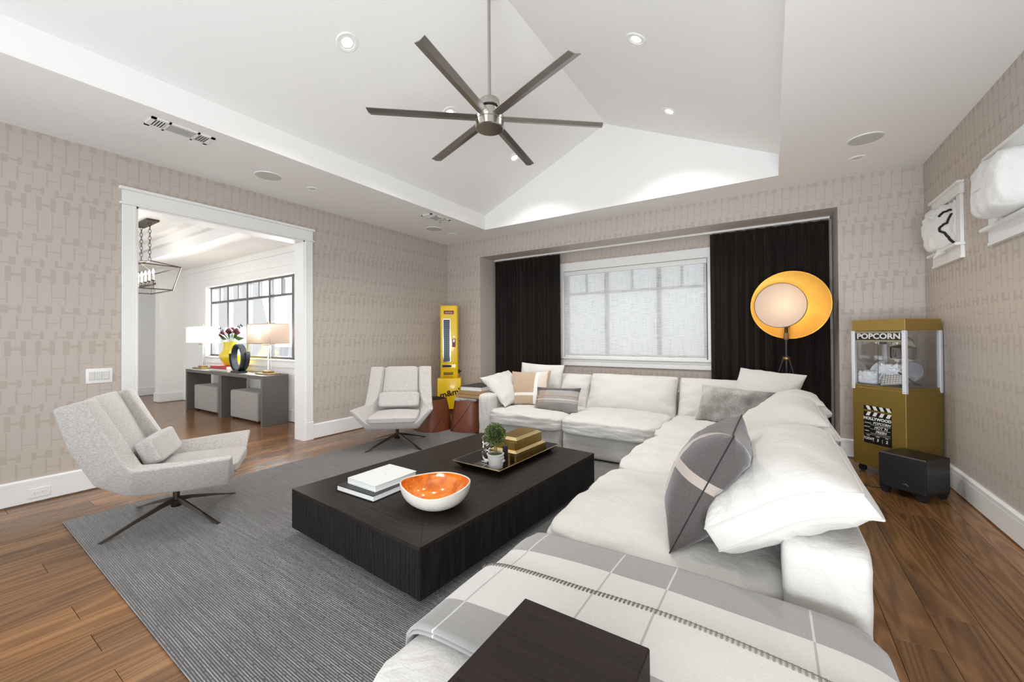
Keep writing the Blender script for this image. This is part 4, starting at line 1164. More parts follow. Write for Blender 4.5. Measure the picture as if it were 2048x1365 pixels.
def fur_mat():
    t = NT('grey_cowhide'); v = t.coord(); t.prop(0.7, 0, 0.3, 0, 0.5)
    sep = t.add('ShaderNodeSeparateXYZ'); t.l.new(v, sep.inputs[0])
    a = t.noise(t.mapping(v, (70, 240, 1), rot=(0, 0, 0.5)), 1, 4, 0.7); b = t.noise(v, 5, 3)
    f = t.math('ADD', t.math('ADD', t.math('MULTIPLY', a, 0.5), t.math('MULTIPLY', b, 0.5)), t.math('MULTIPLY', sep.outputs[0], -0.22))
    t.base(t.ramp(f, [(0.36, srgb(72, 67, 63)), (0.5, srgb(124, 119, 115)), (0.62, srgb(172, 169, 165))])); t.bump(a, 0.3, 0.003); return t.m
FURP = fur_mat()
Z_ = RZT
pillow_thing('large_throw_pillow', 'large charcoal wool pillow with tan stripes on the right seat', (-0.242, 1.985, 0.70), (0.05, -1, 0.0), (-0.90, 0.0, 0.42), 0.54, 0.55, 0.30, GREYP, seed=1, pinch=0.17, piping=BLACK_M)
pillow_thing('camel_pillow', 'camel pillow with cream stripes at the left end of the sofa', (-2.645, 4.50, 0.645), (1, 0.12, 0.05), (0.10, -0.90, 0.36), 0.55, 0.50, 0.17, TANP, seed=2, pinch=0.09)
pillow_thing('plaid_lumbar_pillow', 'grey plaid lumbar pillow leaning in front of the camel pillow', (-2.175, 4.345, 0.57), (1, 0.02, 0.05), (0.03, -0.88, 0.45), 0.57, 0.31, 0.14, PLAIDP, seed=3, pinch=0.06)
pillow_thing('hide_lumbar_pillow', 'long silver grey hide pillow in the sofa corner', (-0.30, 4.48, 0.625), (1, 0.05, -0.20), (-0.25, -0.85, 0.48), 0.74, 0.40, 0.20, FURP, seed=4, pinch=0.05)
pillow_thing('white_pillow', 'white pillow slumped over the left sofa arm', (-2.975, 4.47, 0.655), (0.0, -1, 0.0), (0.66, -0.12, 0.74), 0.60, 0.52, 0.20, SOFA, seed=5, pinch=0.07, piping=SOFA_SEAM, wr=0.02)
pillow_thing('white_pillow', 'tall white pillow standing upright behind the camel pillow', (-2.63, 4.75, 0.685), (1, 0.0, -0.02), (0.04, -0.95, 0.26), 0.64, 0.57, 0.16, SOFA, seed=6, pinch=0.05, piping=SOFA_SEAM, wr=0.015)
pillow_thing('white_pillow', 'white pillow tilted in the sofa corner below the floor lamp', (-0.07, 4.76, 0.765), (1, 0.12, -0.42), (-0.22, -0.74, 0.62), 0.60, 0.50, 0.20, SOFA, seed=7, pinch=0.06, piping=SOFA_SEAM, wr=0.015)

# ---- pillows stuffed into the high windows
for k, (y0, y1, z0, z1) in enumerate(RW):
    cy, cz = (y0+y1)/2, (z0+z1)/2; w, h = (y1-y0)-0.02, (z1-z0)-0.01
    if k == 0:
        e = thing('stuffed_pillow', 'white pillow with black edging stuffed into the small window nearest the corner', 'pillow', (XR+0.02, cy, cz), 0, 'pillows stuffed in the high windows')
        Mr = Matrix.Translation((-0.005, 0.005, -0.012)) @ Matrix.Rotation(math.radians(20), 4, 'Z')
        pf = superbox('pillow_front', (0, 0, 0), (0.21, 0.41, 0.385), COTTON, e, 0.42, 20, 0.02, 41, M=Mr)
        superbox('pillow_rear', (0.02, -0.10, 0.02), (0.14, 0.26, 0.33), COTTON, e, 0.36, 14, 0.02, 42)
        from mathutils.bvhtree import BVHTree
        bv = BVHTree.FromPolygons([v.co.copy() for v in pf.data.vertices], [tuple(p.vertices) for p in pf.data.polygons])
        def snap(pts):
            out = []; P3 = [Vector(q) - Vector((XR+0.02, cy, cz)) for q in pts]
            for A_, B_ in zip(P3, P3[1:]):
                for k3 in range(4):
                    co, nn, _, _ = bv.find_nearest(A_.lerp(B_, k3/4)); out.append(co+nn*0.004)
            return out
        EDG = [[(1.209, 4.936, 2.352), (1.232, 4.892, 2.375), (1.261, 4.835, 2.377), (1.285, 4.789, 2.364), (1.285, 4.789, 2.34), (1.267, 4.825, 2.334), (1.256, 4.844, 2.309), (1.249, 4.859, 2.271), (1.231, 4.893, 2.269), (1.216, 4.923, 2.246), (1.217, 4.92, 2.217), (1.237, 4.883, 2.197), (1.251, 4.855, 2.145), (1.265, 4.828, 2.095), (1.276, 4.807, 2.058)],
               [(1.276, 4.807, 2.058), (1.253, 4.851, 2.045), (1.226, 4.903, 2.029)]]
        for E_ in EDG: tube('black_edging', snap(E_), 0.0095, BLACK_M, e, 8)
        for p0, p1 in (((1.215, 4.98, 2.35), (1.165, 5.03, 2.385)), ((1.235, 4.93, 2.05), (1.195, 4.975, 1.995))):
            q0 = Vector(p0)-Vector((XR+0.02, cy, cz)); q1 = Vector(p1)-Vector((XR+0.02, cy, cz))
            rod('corner_tip', q0, q1, 0.03, COTTON, e, 0.004, 10)
    else:
        e = thing('stuffed_pillow', 'plump white pillow stuffed into the small window at the photo edge', 'pillow', (XR+0.02, cy, cz), 0, 'pillows stuffed in the high windows')
        superbox('pillow_front', (-0.055, -0.06, 0.0), (0.29, w*0.90, h*0.98), COTTON, e, 0.45, 18, 0.012, 43)
        pts = []
        for q in range(13):
            y = -0.20+0.36*q/12; pts.append((-0.198+0.05*(abs(y+0.02)/0.2)**3, y, -0.01))
        tube('seam', pts, 0.004, SOFA_SEAM, e, 6)
        tube('seam', [(p[0]+0.055, p[1], 0.125) for p in pts], 0.004, SOFA_SEAM, e, 6)

# ---- floor lamp
def floor_lamp():
    L = thing('disc_floor_lamp', 'tripod floor lamp with big gold disc reflector and round cream diffuser', 'floor lamp', (0.135, 5.60, 0))
    zh = 1.075
    for k, a in enumerate((200, 320, 80)):
        a = math.radians(a); d = Vector((math.cos(a), math.sin(a), 0)); r = 0.36 if k < 2 else 0.30
        leg = rod('leg', tuple(d*0.03+Vector((0, 0, zh-0.01))), tuple(d*r+Vector((0, 0, 0.012))), 0.0095, BLACK, L)
        rod('leg_brace', tuple(d*0.05+Vector((0, 0, zh-0.09))), tuple(Vector((0, 0, 0.62))), 0.004, BLACK, L)
        lathe('foot', [(0.014, 0.0), (0.014, 0.02)], BLACK_M, L, 12, Matrix.Translation(d*r))
    lathe('tripod_hub', [(0.03, zh-0.04), (0.04, zh-0.02), (0.040, zh), (0.030, zh+0.012)], BRASS, L, 24)
    lathe('hub_ring', [(0.045, zh+0.002), (0.05, zh+0.006), (0.045, zh+0.01)], BRASS, L, 24)
    rod('center_post', (0, 0, 0.45), (0, 0, zh+0.36), 0.016, BLACK, L)
    lathe('wood_collar', [(0.018, zh+0.20), (0.026, zh+0.215), (0.024, zh+0.24), (0.026, zh+0.265), (0.018, zh+0.28)], plain('collar_wood', srgb(150, 112, 70), 0.5), L, 20)
    lathe('socket_cup', [(0.03, zh+0.34), (0.042, zh+0.345), (0.042, zh+0.355), (0.028, zh+0.36), (0.028, zh+0.40)], BRASS, L, 24)
    rod('socket_arm', (0, 0, zh+0.38), (0.0, -0.01, 1.60), 0.010, BRASS, L)
    nrm = Vector((-0.16, -1, 0.02)).normalized()
    M = basis(Vector((0.045, 0.085, 1.675)), (1, 0, 0), nrm); R_ = 0.388
    prof = [(0, 0.0)]+[(R_*k/14, 0.075*(k/14)**2) for k in range(1, 15)]
    GOLD = plain('gold_leaf', srgb(228, 178, 84), 0.45, 0.85, var=0.06, scale=8)
    lathe('reflector_disc', prof, GOLD, L, 64, M, cap=False)
    lathe('reflector_back', [(r, z-0.006) for r, z in prof], BLACK_M, L, 64, M, cap=False)
    rod('reflector_mount', tuple(Vector((0, 0, zh+0.36))), tuple(M @ Vector((0, -0.2, 0.016))), 0.006, BRASS, L)
    ring = [M @ Vector((R_*math.cos(2*PI*k/64), R_*math.sin(2*PI*k/64), 0.074)) for k in range(64)]
    tube('reflector_rim', ring, 0.004, GOLD, L, 6, True)
    M2 = basis(Vector((-0.055, -0.135, 1.665)), (1, 0, 0), nrm); r2 = 0.250
    DIF = shade_mat('cream_diffuser', srgb(214, 198, 186), 0.32)
    lathe('diffuser_disc', [(0, 0.030), (r2-0.004, 0.030), (r2, 0.026)], DIF, L, 64, M2, cap=False)
    lathe('diffuser_rim', [(r2, 0.0), (r2+0.003, 0.0), (r2+0.003, 0.034), (r2-0.002, 0.034)], BRONZE, L, 64, M2, cap=False)
    rod('diffuser_mount', (0, -0.01, 1.44), tuple(M2 @ Vector((0, -0.22, 0.01))), 0.005, BRASS, L)
    bulb = Vector((0.015, 0.012, 1.665))
    bmb = bmesh.new(); bmesh.ops.create_uvsphere(bmb, u_segments=16, v_segments=10, radius=0.03); bmesh.ops.translate(bmb, verts=bmb.verts[:], vec=bulb)
    bm_obj('bulb', bmb, emit('warm_bulb', (1, 0.8, 0.5, 1), 2), L, smooth=True)
    l = bpy.data.lights.new('floor_lamp_glow', 'POINT'); l.energy = 2.6; l.color = (1.0, 0.82, 0.60); l.shadow_soft_size = 0.07
    lo = bpy.data.objects.new('floor_lamp_glow', l); COL.objects.link(lo); lo.location = Vector((0.135, 5.60, 0))+bulb
floor_lamp()

# ---- popcorn machine
def popcorn():
    A = Vector((0.665, 5.20, 0)); W_, D = 0.46, 0.42
    p = thing('popcorn_machine', 'gold cabinet popcorn machine with glass case in the corner', 'popcorn machine', A, math.radians(-46))
    z0, zg, zc, zt = 0.07, 0.835, 1.365, 1.47
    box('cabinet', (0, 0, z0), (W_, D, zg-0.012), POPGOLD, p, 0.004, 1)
    box('case_base', (0.003, 0.003, zg-0.012), (W_-0.003, D-0.003, zg+0.012), POPGOLD, p, 0.002, 1)
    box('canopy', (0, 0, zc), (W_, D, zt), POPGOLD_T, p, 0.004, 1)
    for x in (0.0, W_):
        for y in (0.0, D):
            hx = 0.026
            x0, x1 = (x-0.004, x+hx) if x == 0 else (x-hx, x+0.004); y0_, y1_ = (y-0.004, y+hx) if y == 0 else (y-hx, y+0.004)
            post = box('corner_post', (x0, y0_, zg-0.035), (x1, y1_, zc), ALU, p, 0.002, 1)
            for zz in (zg-0.02, zc-0.012):
                lathe('screw', [(0.004, 0), (0.003, 0.002), (0, 0.0025)], STEEL, post, 8, Matrix.Translation(((x0+x1)/2, y0_, zz)) @ Matrix.Rotation(PI/2, 4, 'X'))
    box('glass_pane', (0.026, 0.004, zg+0.012), (W_-0.026, 0.008, zc-0.001), GLASS, p)
    box('glass_pane', (W_-0.008, 0.026, zg+0.012), (W_-0.004, D-0.026, zc-0.001), GLASS, p)
    box('glass_pane', (0.004, 0.026, zg+0.012), (0.008, D-0.026, zc-0.001), GLASS, p)
    box('door_strip', (W_/2-0.002, 0.0075, zg+0.014), (W_/2+0.002, 0.011, zc-0.10), GREYWIN, p)
    box('glass_pane', (0.026, D-0.008, zg+0.012), (W_-0.026, D-0.004, zc-0.001), GLASS, p)
    # screws on the panels
    for x, z in ((0.02, 0.75), (0.12, 0.80), (0.34, 0.80), (0.44, 0.75), (0.02, 0.45), (0.44, 0.62), (0.02, 0.12), (0.26, 0.09), (0.44, 0.35)):
        lathe('rivet', [(0.0045, 0), (0.0035, 0.002), (0, 0.003)], BRASS, p, 8, Matrix.Translation((x, 0, z)) @ Matrix.Rotation(PI/2, 4, 'X'))
    for y, z in ((0.10, 0.78), (0.32, 0.78), (0.10, 0.30), (0.32, 0.31)):
        lathe('rivet', [(0.0045, 0), (0.0035, 0.002), (0, 0.003)], BRASS, p, 8, Matrix.Translation((W_, y, z)) @ Matrix.Rotation(PI/2, 4, 'Y'))
    for x in (0.05, W_-0.05):
        for y in (0.05, D-0.05):
            cs = lathe('caster', [(0.024, -0.014), (0.032, -0.012), (0.032, 0.012), (0.024, 0.014)], BLACK_M, p, 20, Matrix.Translation((x, y, 0.032)) @ Matrix.Rotation(PI/2, 4, 'X'))
            box('caster_fork', (x-0.018, y-0.018, 0.03), (x+0.018, y+0.018, z0), BLACK_M, cs)
    # marquee strip behind the front glass
    Fx = Matrix.Rotation(PI/2, 4, 'X')           # text plane -> front (x right, z up)
    sg = box('marquee', (0.027, 0.0105, zc-0.105), (W_-0.027, 0.0125, zc-0.004), PRINTB, p)
    for zz in (zc-0.012, zc-0.094):
        box('film_edge', (0.03, 0.0095, zz-0.008), (W_-0.03, 0.0106, zz+0.006), plain('film_cream', srgb(206, 196, 160), 0.6), sg)
        for k in range(26):
            x = 0.038+k*(W_-0.076)/25; box('film_hole', (x-0.004, 0.0088, zz-0.004), (x+0.004, 0.0096, zz+0.003), PRINTB, sg)
    text_mesh('sign_lettering', 'POPCORN', 0.070, PRINTW, sg, Matrix.Translation((W_/2, 0.0095, zc-0.053)) @ Fx, 0.0008, 0.0022, 0, 1.14)
    # clapperboard print on the front
    cb = box('clapper_sign', (0.105, -0.003, 0.295), (0.345, 0.0, 0.595), PRINTB, p)
    arm = Matrix.Translation((0.105, 0, 0.625)) @ Matrix.Rotation(math.radians(-9), 4, 'Y') @ Matrix.Rotation(math.radians(9), 4, 'Y')
    bar = box('clapper_stick', (0.105, -0.003, 0.612), (0.345, 0.0, 0.652), PRINTB, p)
    for k in range(4):
        x = 0.125+k*0.058
        for par, zA, zB, sk in ((bar, 0.614, 0.650, -0.018), (cb, 0.557, 0.594, 0.018)):
            V = [(x, -0.0036, zA), (x+0.03, -0.0036, zA), (x+0.03+sk, -0.0036, zB), (x+sk, -0.0036, zB)]
            if sk < 0: V = [(v[0]+0.018, v[1], v[2]) for v in V]
            V += [(v[0], -0.0028, v[2]) for v in V]
            mesh_from('white_stripe', V, [(0, 1, 2, 3), (7, 6, 5, 4), (0, 4, 5, 1), (1, 5, 6, 2), (2, 6, 7, 3), (3, 7, 4, 0)], PRINTW, par)
    def T(s, x, z, size, off=0.0006, sh=0.0, sx=1.0): text_mesh('sign_lettering', s, size, PRINTW, cb, Matrix.Translation((x, -0.0036, z)) @ Fx, 0.0004, off, sh, sx)
    T('HOLLYWOOD', 0.225, 0.530, 0.036, 0.0016, 0, 1.02)
    T('POPCORN', 0.262, 0.492, 0.031, 0.0006, 0.3); T("HOT 'N", 0.255, 0.452, 0.033, 0.0006, 0.3); T('FRESH', 0.255, 0.412, 0.033, 0.0006, 0.3)
    T('PRODUCTION', 0.142, 0.486, 0.009, 0.0003); T('DIRECTOR', 0.136, 0.449, 0.0105, 0.0003); T('CAMERA', 0.133, 0.410, 0.0105, 0.0003)
    T('DATE', 0.145, 0.368, 0.0105, 0.0003); T('SCENE', 0.228, 0.368, 0.0105, 0.0003); T('TAKE', 0.305, 0.368, 0.0105, 0.0003)
    T('TODAY', 0.147, 0.338, 0.033, 0.0006, 0.2, 0.85); T('3', 0.228, 0.336, 0.036, 0.0008, 0.1); T('2', 0.305, 0.336, 0.036, 0.0008, 0.1)
    for z in (0.474, 0.434, 0.394): box('rule_line', (0.165, -0.0036, z-0.001), (0.335, -0.0028, z+0.001), PRINTW, cb)
    box('rule_line', (0.115, -0.0036, 0.3795), (0.335, -0.0028, 0.381), PRINTW, cb)
    for x in (0.19, 0.268): box('rule_line', (x-0.001, -0.0036, 0.315), (x+0.001, -0.0028, 0.352), PRINTW, cb)
    # inside of the case: kettle and loose parts
    lathe('kettle', [(0.02, 1.10), (0.085, 1.105), (0.092, 1.12), (0.094, 1.20), (0.098, 1.205), (0.09, 1.215), (0.03, 1.235), (0, 1.237)], CHROME, p, 32, Matrix.Translation((0.30, 0.20, 0)))
    tube('kettle_bail', [(0.30+0.10*math.cos(t), 0.20, 1.215+0.10*math.sin(t)) for t in [PI*k/14 for k in range(15)]], 0.006, STEEL, p, 8)
    rod('kettle_hanger', (0.30, 0.20, 1.31), (0.30, 0.20, zc), 0.012, STEEL, p)
    box('lamp_housing', (0.13, 0.16, zc-0.13), (0.17, 0.20, zc), GREYWIN, p, 0.003, 1)
    box('back_post', (0.20, 0.30, zg+0.01), (0.225, 0.325, zc), STEEL, p)
    box('deck', (0.01, 0.01, zg+0.010), (W_-0.01, D-0.01, zg+0.016), STEEL, p)
    PLW = plain('white_plastic', srgb(226, 230, 238), 0.35, var=0.02)
    bowl_p = [(0.0, 0.0), (0.07, 0.004), (0.115, 0.05), (0.13, 0.10), (0.134, 0.10), (0.12, 0.05), (0.07, 0.010)]
    lathe('white_tub', bowl_p, PLW, p, 28, Matrix.Translation((0.155, 0.20, zg+0.10)) @ Matrix.Diagonal((0.85, 0.85, 0.85, 1)) @ Matrix.Rotation(math.radians(62), 4, 'X') @ Matrix.Rotation(math.radians(-25), 4, 'Y'), cap=False)
    lathe('white_tub', bowl_p, PLW, p, 28, Matrix.Translation((0.325, 0.27, zg+0.105)) @ Matrix.Rotation(math.radians(58), 4, 'X') @ Matrix.Rotation(math.radians(10), 4, 'Y') @ Matrix.Diagonal((0.80, 0.80, 0.8, 1)), cap=False)
    superbox('white_bag', (0.11, 0.10, zg+0.075), (0.17, 0.15, 0.12), PLW, p, 0.4, 10, 0.03, 51)
    superbox('white_bag', (0.25, 0.13, zg+0.16), (0.20, 0.10, 0.09), PLW, p, 0.42, 10, 0.04, 52)
    Mp = Matrix.Translation((0.30, 0.075, zg+0.095)) @ Matrix.Rotation(math.radians(62), 4, 'X') @ Matrix.Rotation(math.radians(12), 4, 'Z')
    sc = box('perforated_screen', (-0.085, -0.075, -0.0015), (0.085, 0.075, 0.0015), STEEL, p, M=Mp)
    bm = bmesh.new()
    for i in range(7):
        for j in range(6):
            bm_lathe(bm, [(0.0065, 0.0016), (0, 0.0018)], 8, Mp @ Matrix.Translation((-0.066+i*0.022, -0.055+j*0.022, 0)), cap=False)
    o = bm_obj('punched_holes', bm, PRINTW, sc); o['kind'] = 'stuff'
    tube('power_cord', [(0.36, 0.06, zg+0.15), (0.40, 0.08, zg+0.12), (0.43, 0.12, zg+0.07), (0.435, 0.20, zg+0.035), (0.40, 0.28, zg+0.028), (0.33, 0.30, zg+0.03)], 0.006, BLACK_M, p, 8)
    tube('wire_handle', [(0.17, 0.06, zg+0.10), (0.19, 0.05, zg+0.115), (0.22, 0.05, zg+0.11), (0.23, 0.05, zg+0.13)], 0.003, CHROME, p, 6)
popcorn()

# ---- subwoofer and its cable
def subwoofer():
    s = thing('subwoofer', 'black box subwoofer on the floor in front of the popcorn machine', 'speaker', (0.995, 4.395, 0), math.radians(-39))
    w, d, z0, z1 = 0.315, 0.315, 0.055, 0.335
    box('cabinet', (-w, 0.012, z0), (0, d, z1), BLACK, s, 0.004, 1)
    box('grille', (-w+0.003, 0, z0+0.003), (-0.003, 0.014, z1-0.003), BLACK_M, s, 0.004, 1)
    for x in (-w+0.035, -0.035):
        for y in (0.035, d-0.035):
            bm = bmesh.new(); sx = 0.032
            lo = [bm.verts.new((x+a*sx*0.6, y+b*sx*0.6, 0)) for a, b in ((-1, -1), (1, -1), (1, 1), (-1, 1))]; hi = [bm.verts.new((x+a*sx, y+b*sx, z0)) for a, b in ((-1, -1), (1, -1), (1, 1), (-1, 1))]
            bm.faces.new(lo[::-1]); bm.faces.new(hi)
            for i in range(4): bm.faces.new((lo[i], lo[(i+1) % 4], hi[(i+1) % 4], hi[i]))
            bm_obj('foot', bm, BLACK_M, s)
    LG = plain('silver_logo', srgb(190, 190, 195), 0.3, 0.8)
    x0 = -w*0.40
    tube('logo_mark', [(x0-0.022, -0.001, 0.112), (x0-0.008, -0.001, 0.116), (x0, -0.001, 0.120), (x0+0.006, -0.001, 0.108), (x0+0.02, -0.001, 0.104)], 0.0013, LG, s, 5)
    tube('logo_mark', [(x0-0.012, -0.001, 0.104), (x0-0.002, -0.001, 0.112), (x0+0.01, -0.001, 0.113)], 0.0011, LG, s, 5)
subwoofer()
cb_ = tube('power_cable', [(0.50, 4.95, 0.004), (0.60, 4.80, 0.004), (0.66, 4.70, 0.004), (0.72, 4.66, 0.004), (0.80, 4.66, 0.004), (0.84, 4.66, 0.02)], 0.004, BLACK_M, None, 6)
tag(cb_, 'thin black cable on the floor beside the subwoofer', 'cable')

# ---- candy dispenser
def dispenser():
    m = thing('candy_dispenser', 'tall yellow candy vending machine in the far left corner', 'vending machine', (-4.74, 5.33, 0), math.radians(36))
    bw, bd, bz0, bz1 = 0.20, 0.16, 0.10, 0.625
    box('stand_foot', (-0.12, -0.10, 0), (0.12, 0.10, bz0), plain('brown_foot', srgb(96, 60, 30), 0.6), m)
    bs = box('base_cabinet', (-bw, -bd, bz0), (bw, bd, bz1), YELLOW, m, 0.008, 2)
    tw, td, tz = 0.15, 0.12, 1.875
    box('tower', (-tw, -td-0.02, bz1), (tw, td, tz), YELLOW, m, 0.022, 3)
    y = -td-0.02
    Fx = Matrix.Rotation(PI/2, 4, 'X')
    sgn = box('top_sign', (-0.085, y-0.004, 1.725), (0.085, y+0.001, 1.785), PRINTM, m)
    box('sign_line', (-0.062, y-0.005, 1.756), (0.058, y-0.0035, 1.763), plain('faded_print', srgb(196, 150, 140), 0.5), sgn)
    box('sign_line', (-0.066, y-0.005, 1.740), (0.066, y-0.0035, 1.750), bpy.data.materials['faded_print'], sgn)
    fr = box('window_frame', (-0.105, y-0.006, 0.90), (0.028, y+0.001, 1.645), CHROME, m, 0.002, 1)
    wi = box('column_window', (-0.092, y-0.008, 0.915), (0.016, y-0.004, 1.63), BLACK, fr)
    for k in range(20):
        z = 0.93+k*0.0345
        for x in (-0.062, -0.014): box('candy_pack', (x-0.019, y-0.0105, z), (x+0.019, y-0.0078, z+0.026), plain('pack_wrap', srgb(58, 66, 74), 0.3, 0.3) if k == 0 and x < -0.05 else bpy.data.materials['pack_wrap'], wi)
    box('coin_plate', (0.055, y-0.006, 1.16), (0.112, y+0.001, 1.30), PRINTM, m)
    box('coin_slot', (0.078, y-0.009, 1.25), (0.092, y-0.005, 1.285), CHROME, m)
    lathe('key_lock', [(0.012, 0), (0.012, 0.006), (0, 0.007)], STEEL, m, 12, Matrix.Translation((0.085, y, 1.34)) @ Matrix.Rotation(PI/2, 4, 'X'))
    box('coin_return', (-0.125, y-0.006, 0.805), (0.11, y+0.001, 0.862), BRASS, m); box('return_slot', (-0.11, y-0.008, 0.815), (0.04, y-0.005, 0.852), BLACK_M, m)
    box('chute_lip', (-0.10, y-0.030, 0.665), (0.075, y+0.001, 0.678), YELLOW, m, 0.003, 1); box('chute_recess', (-0.095, y-0.002, 0.678), (0.07, y+0.002, 0.728), plain('chute_dark', srgb(120, 92, 8), 0.6), m)
    lathe('turn_knob', [(0.03, 0), (0.034, 0.004), (0.034, 0.02), (0.012, 0.026), (0.012, 0.05)], BLACK_M, m, 16, Matrix.Translation((tw, -0.04, 0.735)) @ Matrix.Rotation(PI/2, 4, 'Y'))
    yb = -bd
    text_mesh('brand_lettering', "m&m's", 0.135, PRINTBR, bs, Matrix.Translation((0.045, yb-0.001, 0.375)) @ Fx @ Matrix.Rotation(math.radians(13), 4, 'Z'), 0.0008, 0.004, 0, 1.12)
    lathe('round_sticker', [(0.048, 0), (0.048, 0.0015), (0, 0.0018)], PRINTM, bs, 24, Matrix.Translation((-0.09, yb, 0.215)) @ Matrix.Rotation(PI/2, 4, 'X'))
dispenser()

# ---- leather stools
def stool(loc, rz, label, top):
    s = thing('leather_stool', label, 'stool', loc, rz, 'rust leather stools')
    n, m = 40, 8; V, F = [], []
    def ring(r, z, sq=0.34, tw=0.0):
        for k in range(n):
            a = 2*PI*k/n+tw; c, si = math.cos(a), math.sin(a); q = (abs(c)**(1/sq)+abs(si)**(1/sq))**sq
            V.append((r*c/q, r*si/q, z))
    for i in range(m+1): t = i/m; ring(0.245-0.065*t+0.008*math.sin(t*PI), 0.435*t)
    for i in range(m):
        for k in range(n): a0 = i*n+k; a1 = i*n+(k+1) % n; F.append((a0, a1, a1+n, a0+n))
    mesh_from('leather_drum', V, F, RUST, s, True)
    def hull(t, a):
        r = 0.245-0.065*t+0.008*math.sin(t*PI); c, si = math.cos(a), math.sin(a); q = (abs(c)**(1/0.34)+abs(si)**(1/0.34))**0.34
        return Vector((r*c/q*1.006, r*si/q*1.006, 0.005+0.428*t))
    for a0 in (0.8, 0.8+PI/2, 0.8+PI, 0.8+1.5*PI):
        tube('fold_seam', [hull(k/10, a0+1.35*k/10) for k in range(11)], 0.0035, RUSTIN, s, 5)
    if top == 'open':
        V2, F2 = [], []
        for k in range(n):
            a = 2*PI*k/n; c, si = math.cos(a), math.sin(a); q = (abs(c)**(1/0.34)+abs(si)**(1/0.34))**0.34
            V2 += [(0.180*c/q, 0.180*si/q, 0.435), (0.172*c/q, 0.172*si/q, 0.435), (0.165*c/q, 0.165*si/q, 0.33)]
        for k in range(n):
            a, b = 3*k, 3*((k+1) % n); F2 += [(a, b, b+1, a+1), (a+1, b+1, b+2, a+2)]
        F2.append(tuple(3*k+2 for k in range(n)))
        mesh_from('open_top', V2, F2, RUSTIN, s)
    else:
        superbox('hide_seat', (0, 0, 0.435), (0.35, 0.35, 0.035), FURP, s, 0.25, 10, 0.004, 3)
stool((-3.665, 4.52, RZT), math.radians(20), 'rust leather stool with grey hide seat tucked under the end table', 'hide')
stool((-4.13, 4.27, RZT), math.radians(-5), 'rust leather stool with dark open top behind the front facing armchair', 'open')

# ---- end table by the sofa arm with a black box on it
et = thing('end_table', 'tan wooden end table with slim brass legs beside the sofa arm', 'side table', (-3.60, 4.70, RZT))
TAN = plain('tan_wood', srgb(178, 142, 98), 0.45, var=0.14, scale=8)
def taper(nm, z0, z1, x0, x1, k0, k1):
    V = []
    for z, k in ((z0, k0), (z1, k1)): V += [(-k, -0.27, z), (0.235, -0.27, z), (0.235, 0.27, z), (-k, 0.27, z)]
    mesh_from(nm, V, [(3, 2, 1, 0), (4, 5, 6, 7), (0, 1, 5, 4), (1, 2, 6, 5), (2, 3, 7, 6), (3, 0, 4, 7)], TAN, et)
taper('lower_apron', 0.462, 0.505, 0, 0, 0.235, 0.215); taper('top', 0.509, 0.55, 0, 0, 0.21, 0.175)
box('shadow_line', (-0.20, -0.26, 0.503), (0.23, 0.26, 0.511), RUSTIN, et)
for x in (0.205,):
    for y in (-0.27, 0.24): box('leg', (x, y, 0), (x+0.03, y+0.03, 0.47), BRASS, et, 0.002, 1)
box('leg', (-0.235, 0.24, 0), (-0.205, 0.27, 0.47), BRASS, et, 0.002, 1)
bb = book('black_box_book', 'large black book lying on the end table', (-3.605, 4.70, RZT+0.55), math.radians(4), 0.36, 0.47, 0.065, BOOKB)

# ================================================================ FAR ROOM FURNITURE
# ---- two waterfall console tables end to end
def console(x0, x1, label):
    c = thing('console_table', label, 'console table', ((x0+x1)/2, 3.225, 0), 0, 'waterfall console tables')
    w = x1-x0; d = 0.195; t = 0.055; z = 0.765
    box('top', (-w/2, -d, z-t), (w/2, d, z), CONSOLE, c, 0.003, 1)
    for s in (-1, 1): box('leg_panel', (s*w/2-(t if s > 0 else 0), -d, 0), (s*w/2+(0 if s > 0 else t), d, z-t), CONSOLE, c, 0.003, 1)
console(-9.26, -7.83, 'grey waterfall console table nearer the far wall under the lit white lamp')
console(-7.825, -6.395, 'grey waterfall console table nearer the opening with the pinkish lamp')
CUBE = fabric('grey_linen_cube', srgb(176, 170, 164), srgb(150, 145, 140), scale=180)
def cube(x0, x1, label):
    c = thing('cube_ottoman', label, 'ottoman', ((x0+x1)/2, 3.29, 0), 0, 'cube ottomans under the consoles')
    w = x1-x0
    box('upholstered_block', (-w/2, -0.19, 0.03), (w/2, 0.155, 0.475), CUBE, c, 0.025, 3)
    for x in (-w/2+0.06, w/2-0.06):
        for y in (-0.15, 0.11): lathe('foot', [(0.018, 0), (0.022, 0.034)], BLACK_M, c, 10, Matrix.Translation((x, y, 0)))
cube(-9.08, -8.12, 'grey cube ottoman under the farther console'); cube(-7.62, -6.70, 'pale grey cube ottoman under the nearer console')

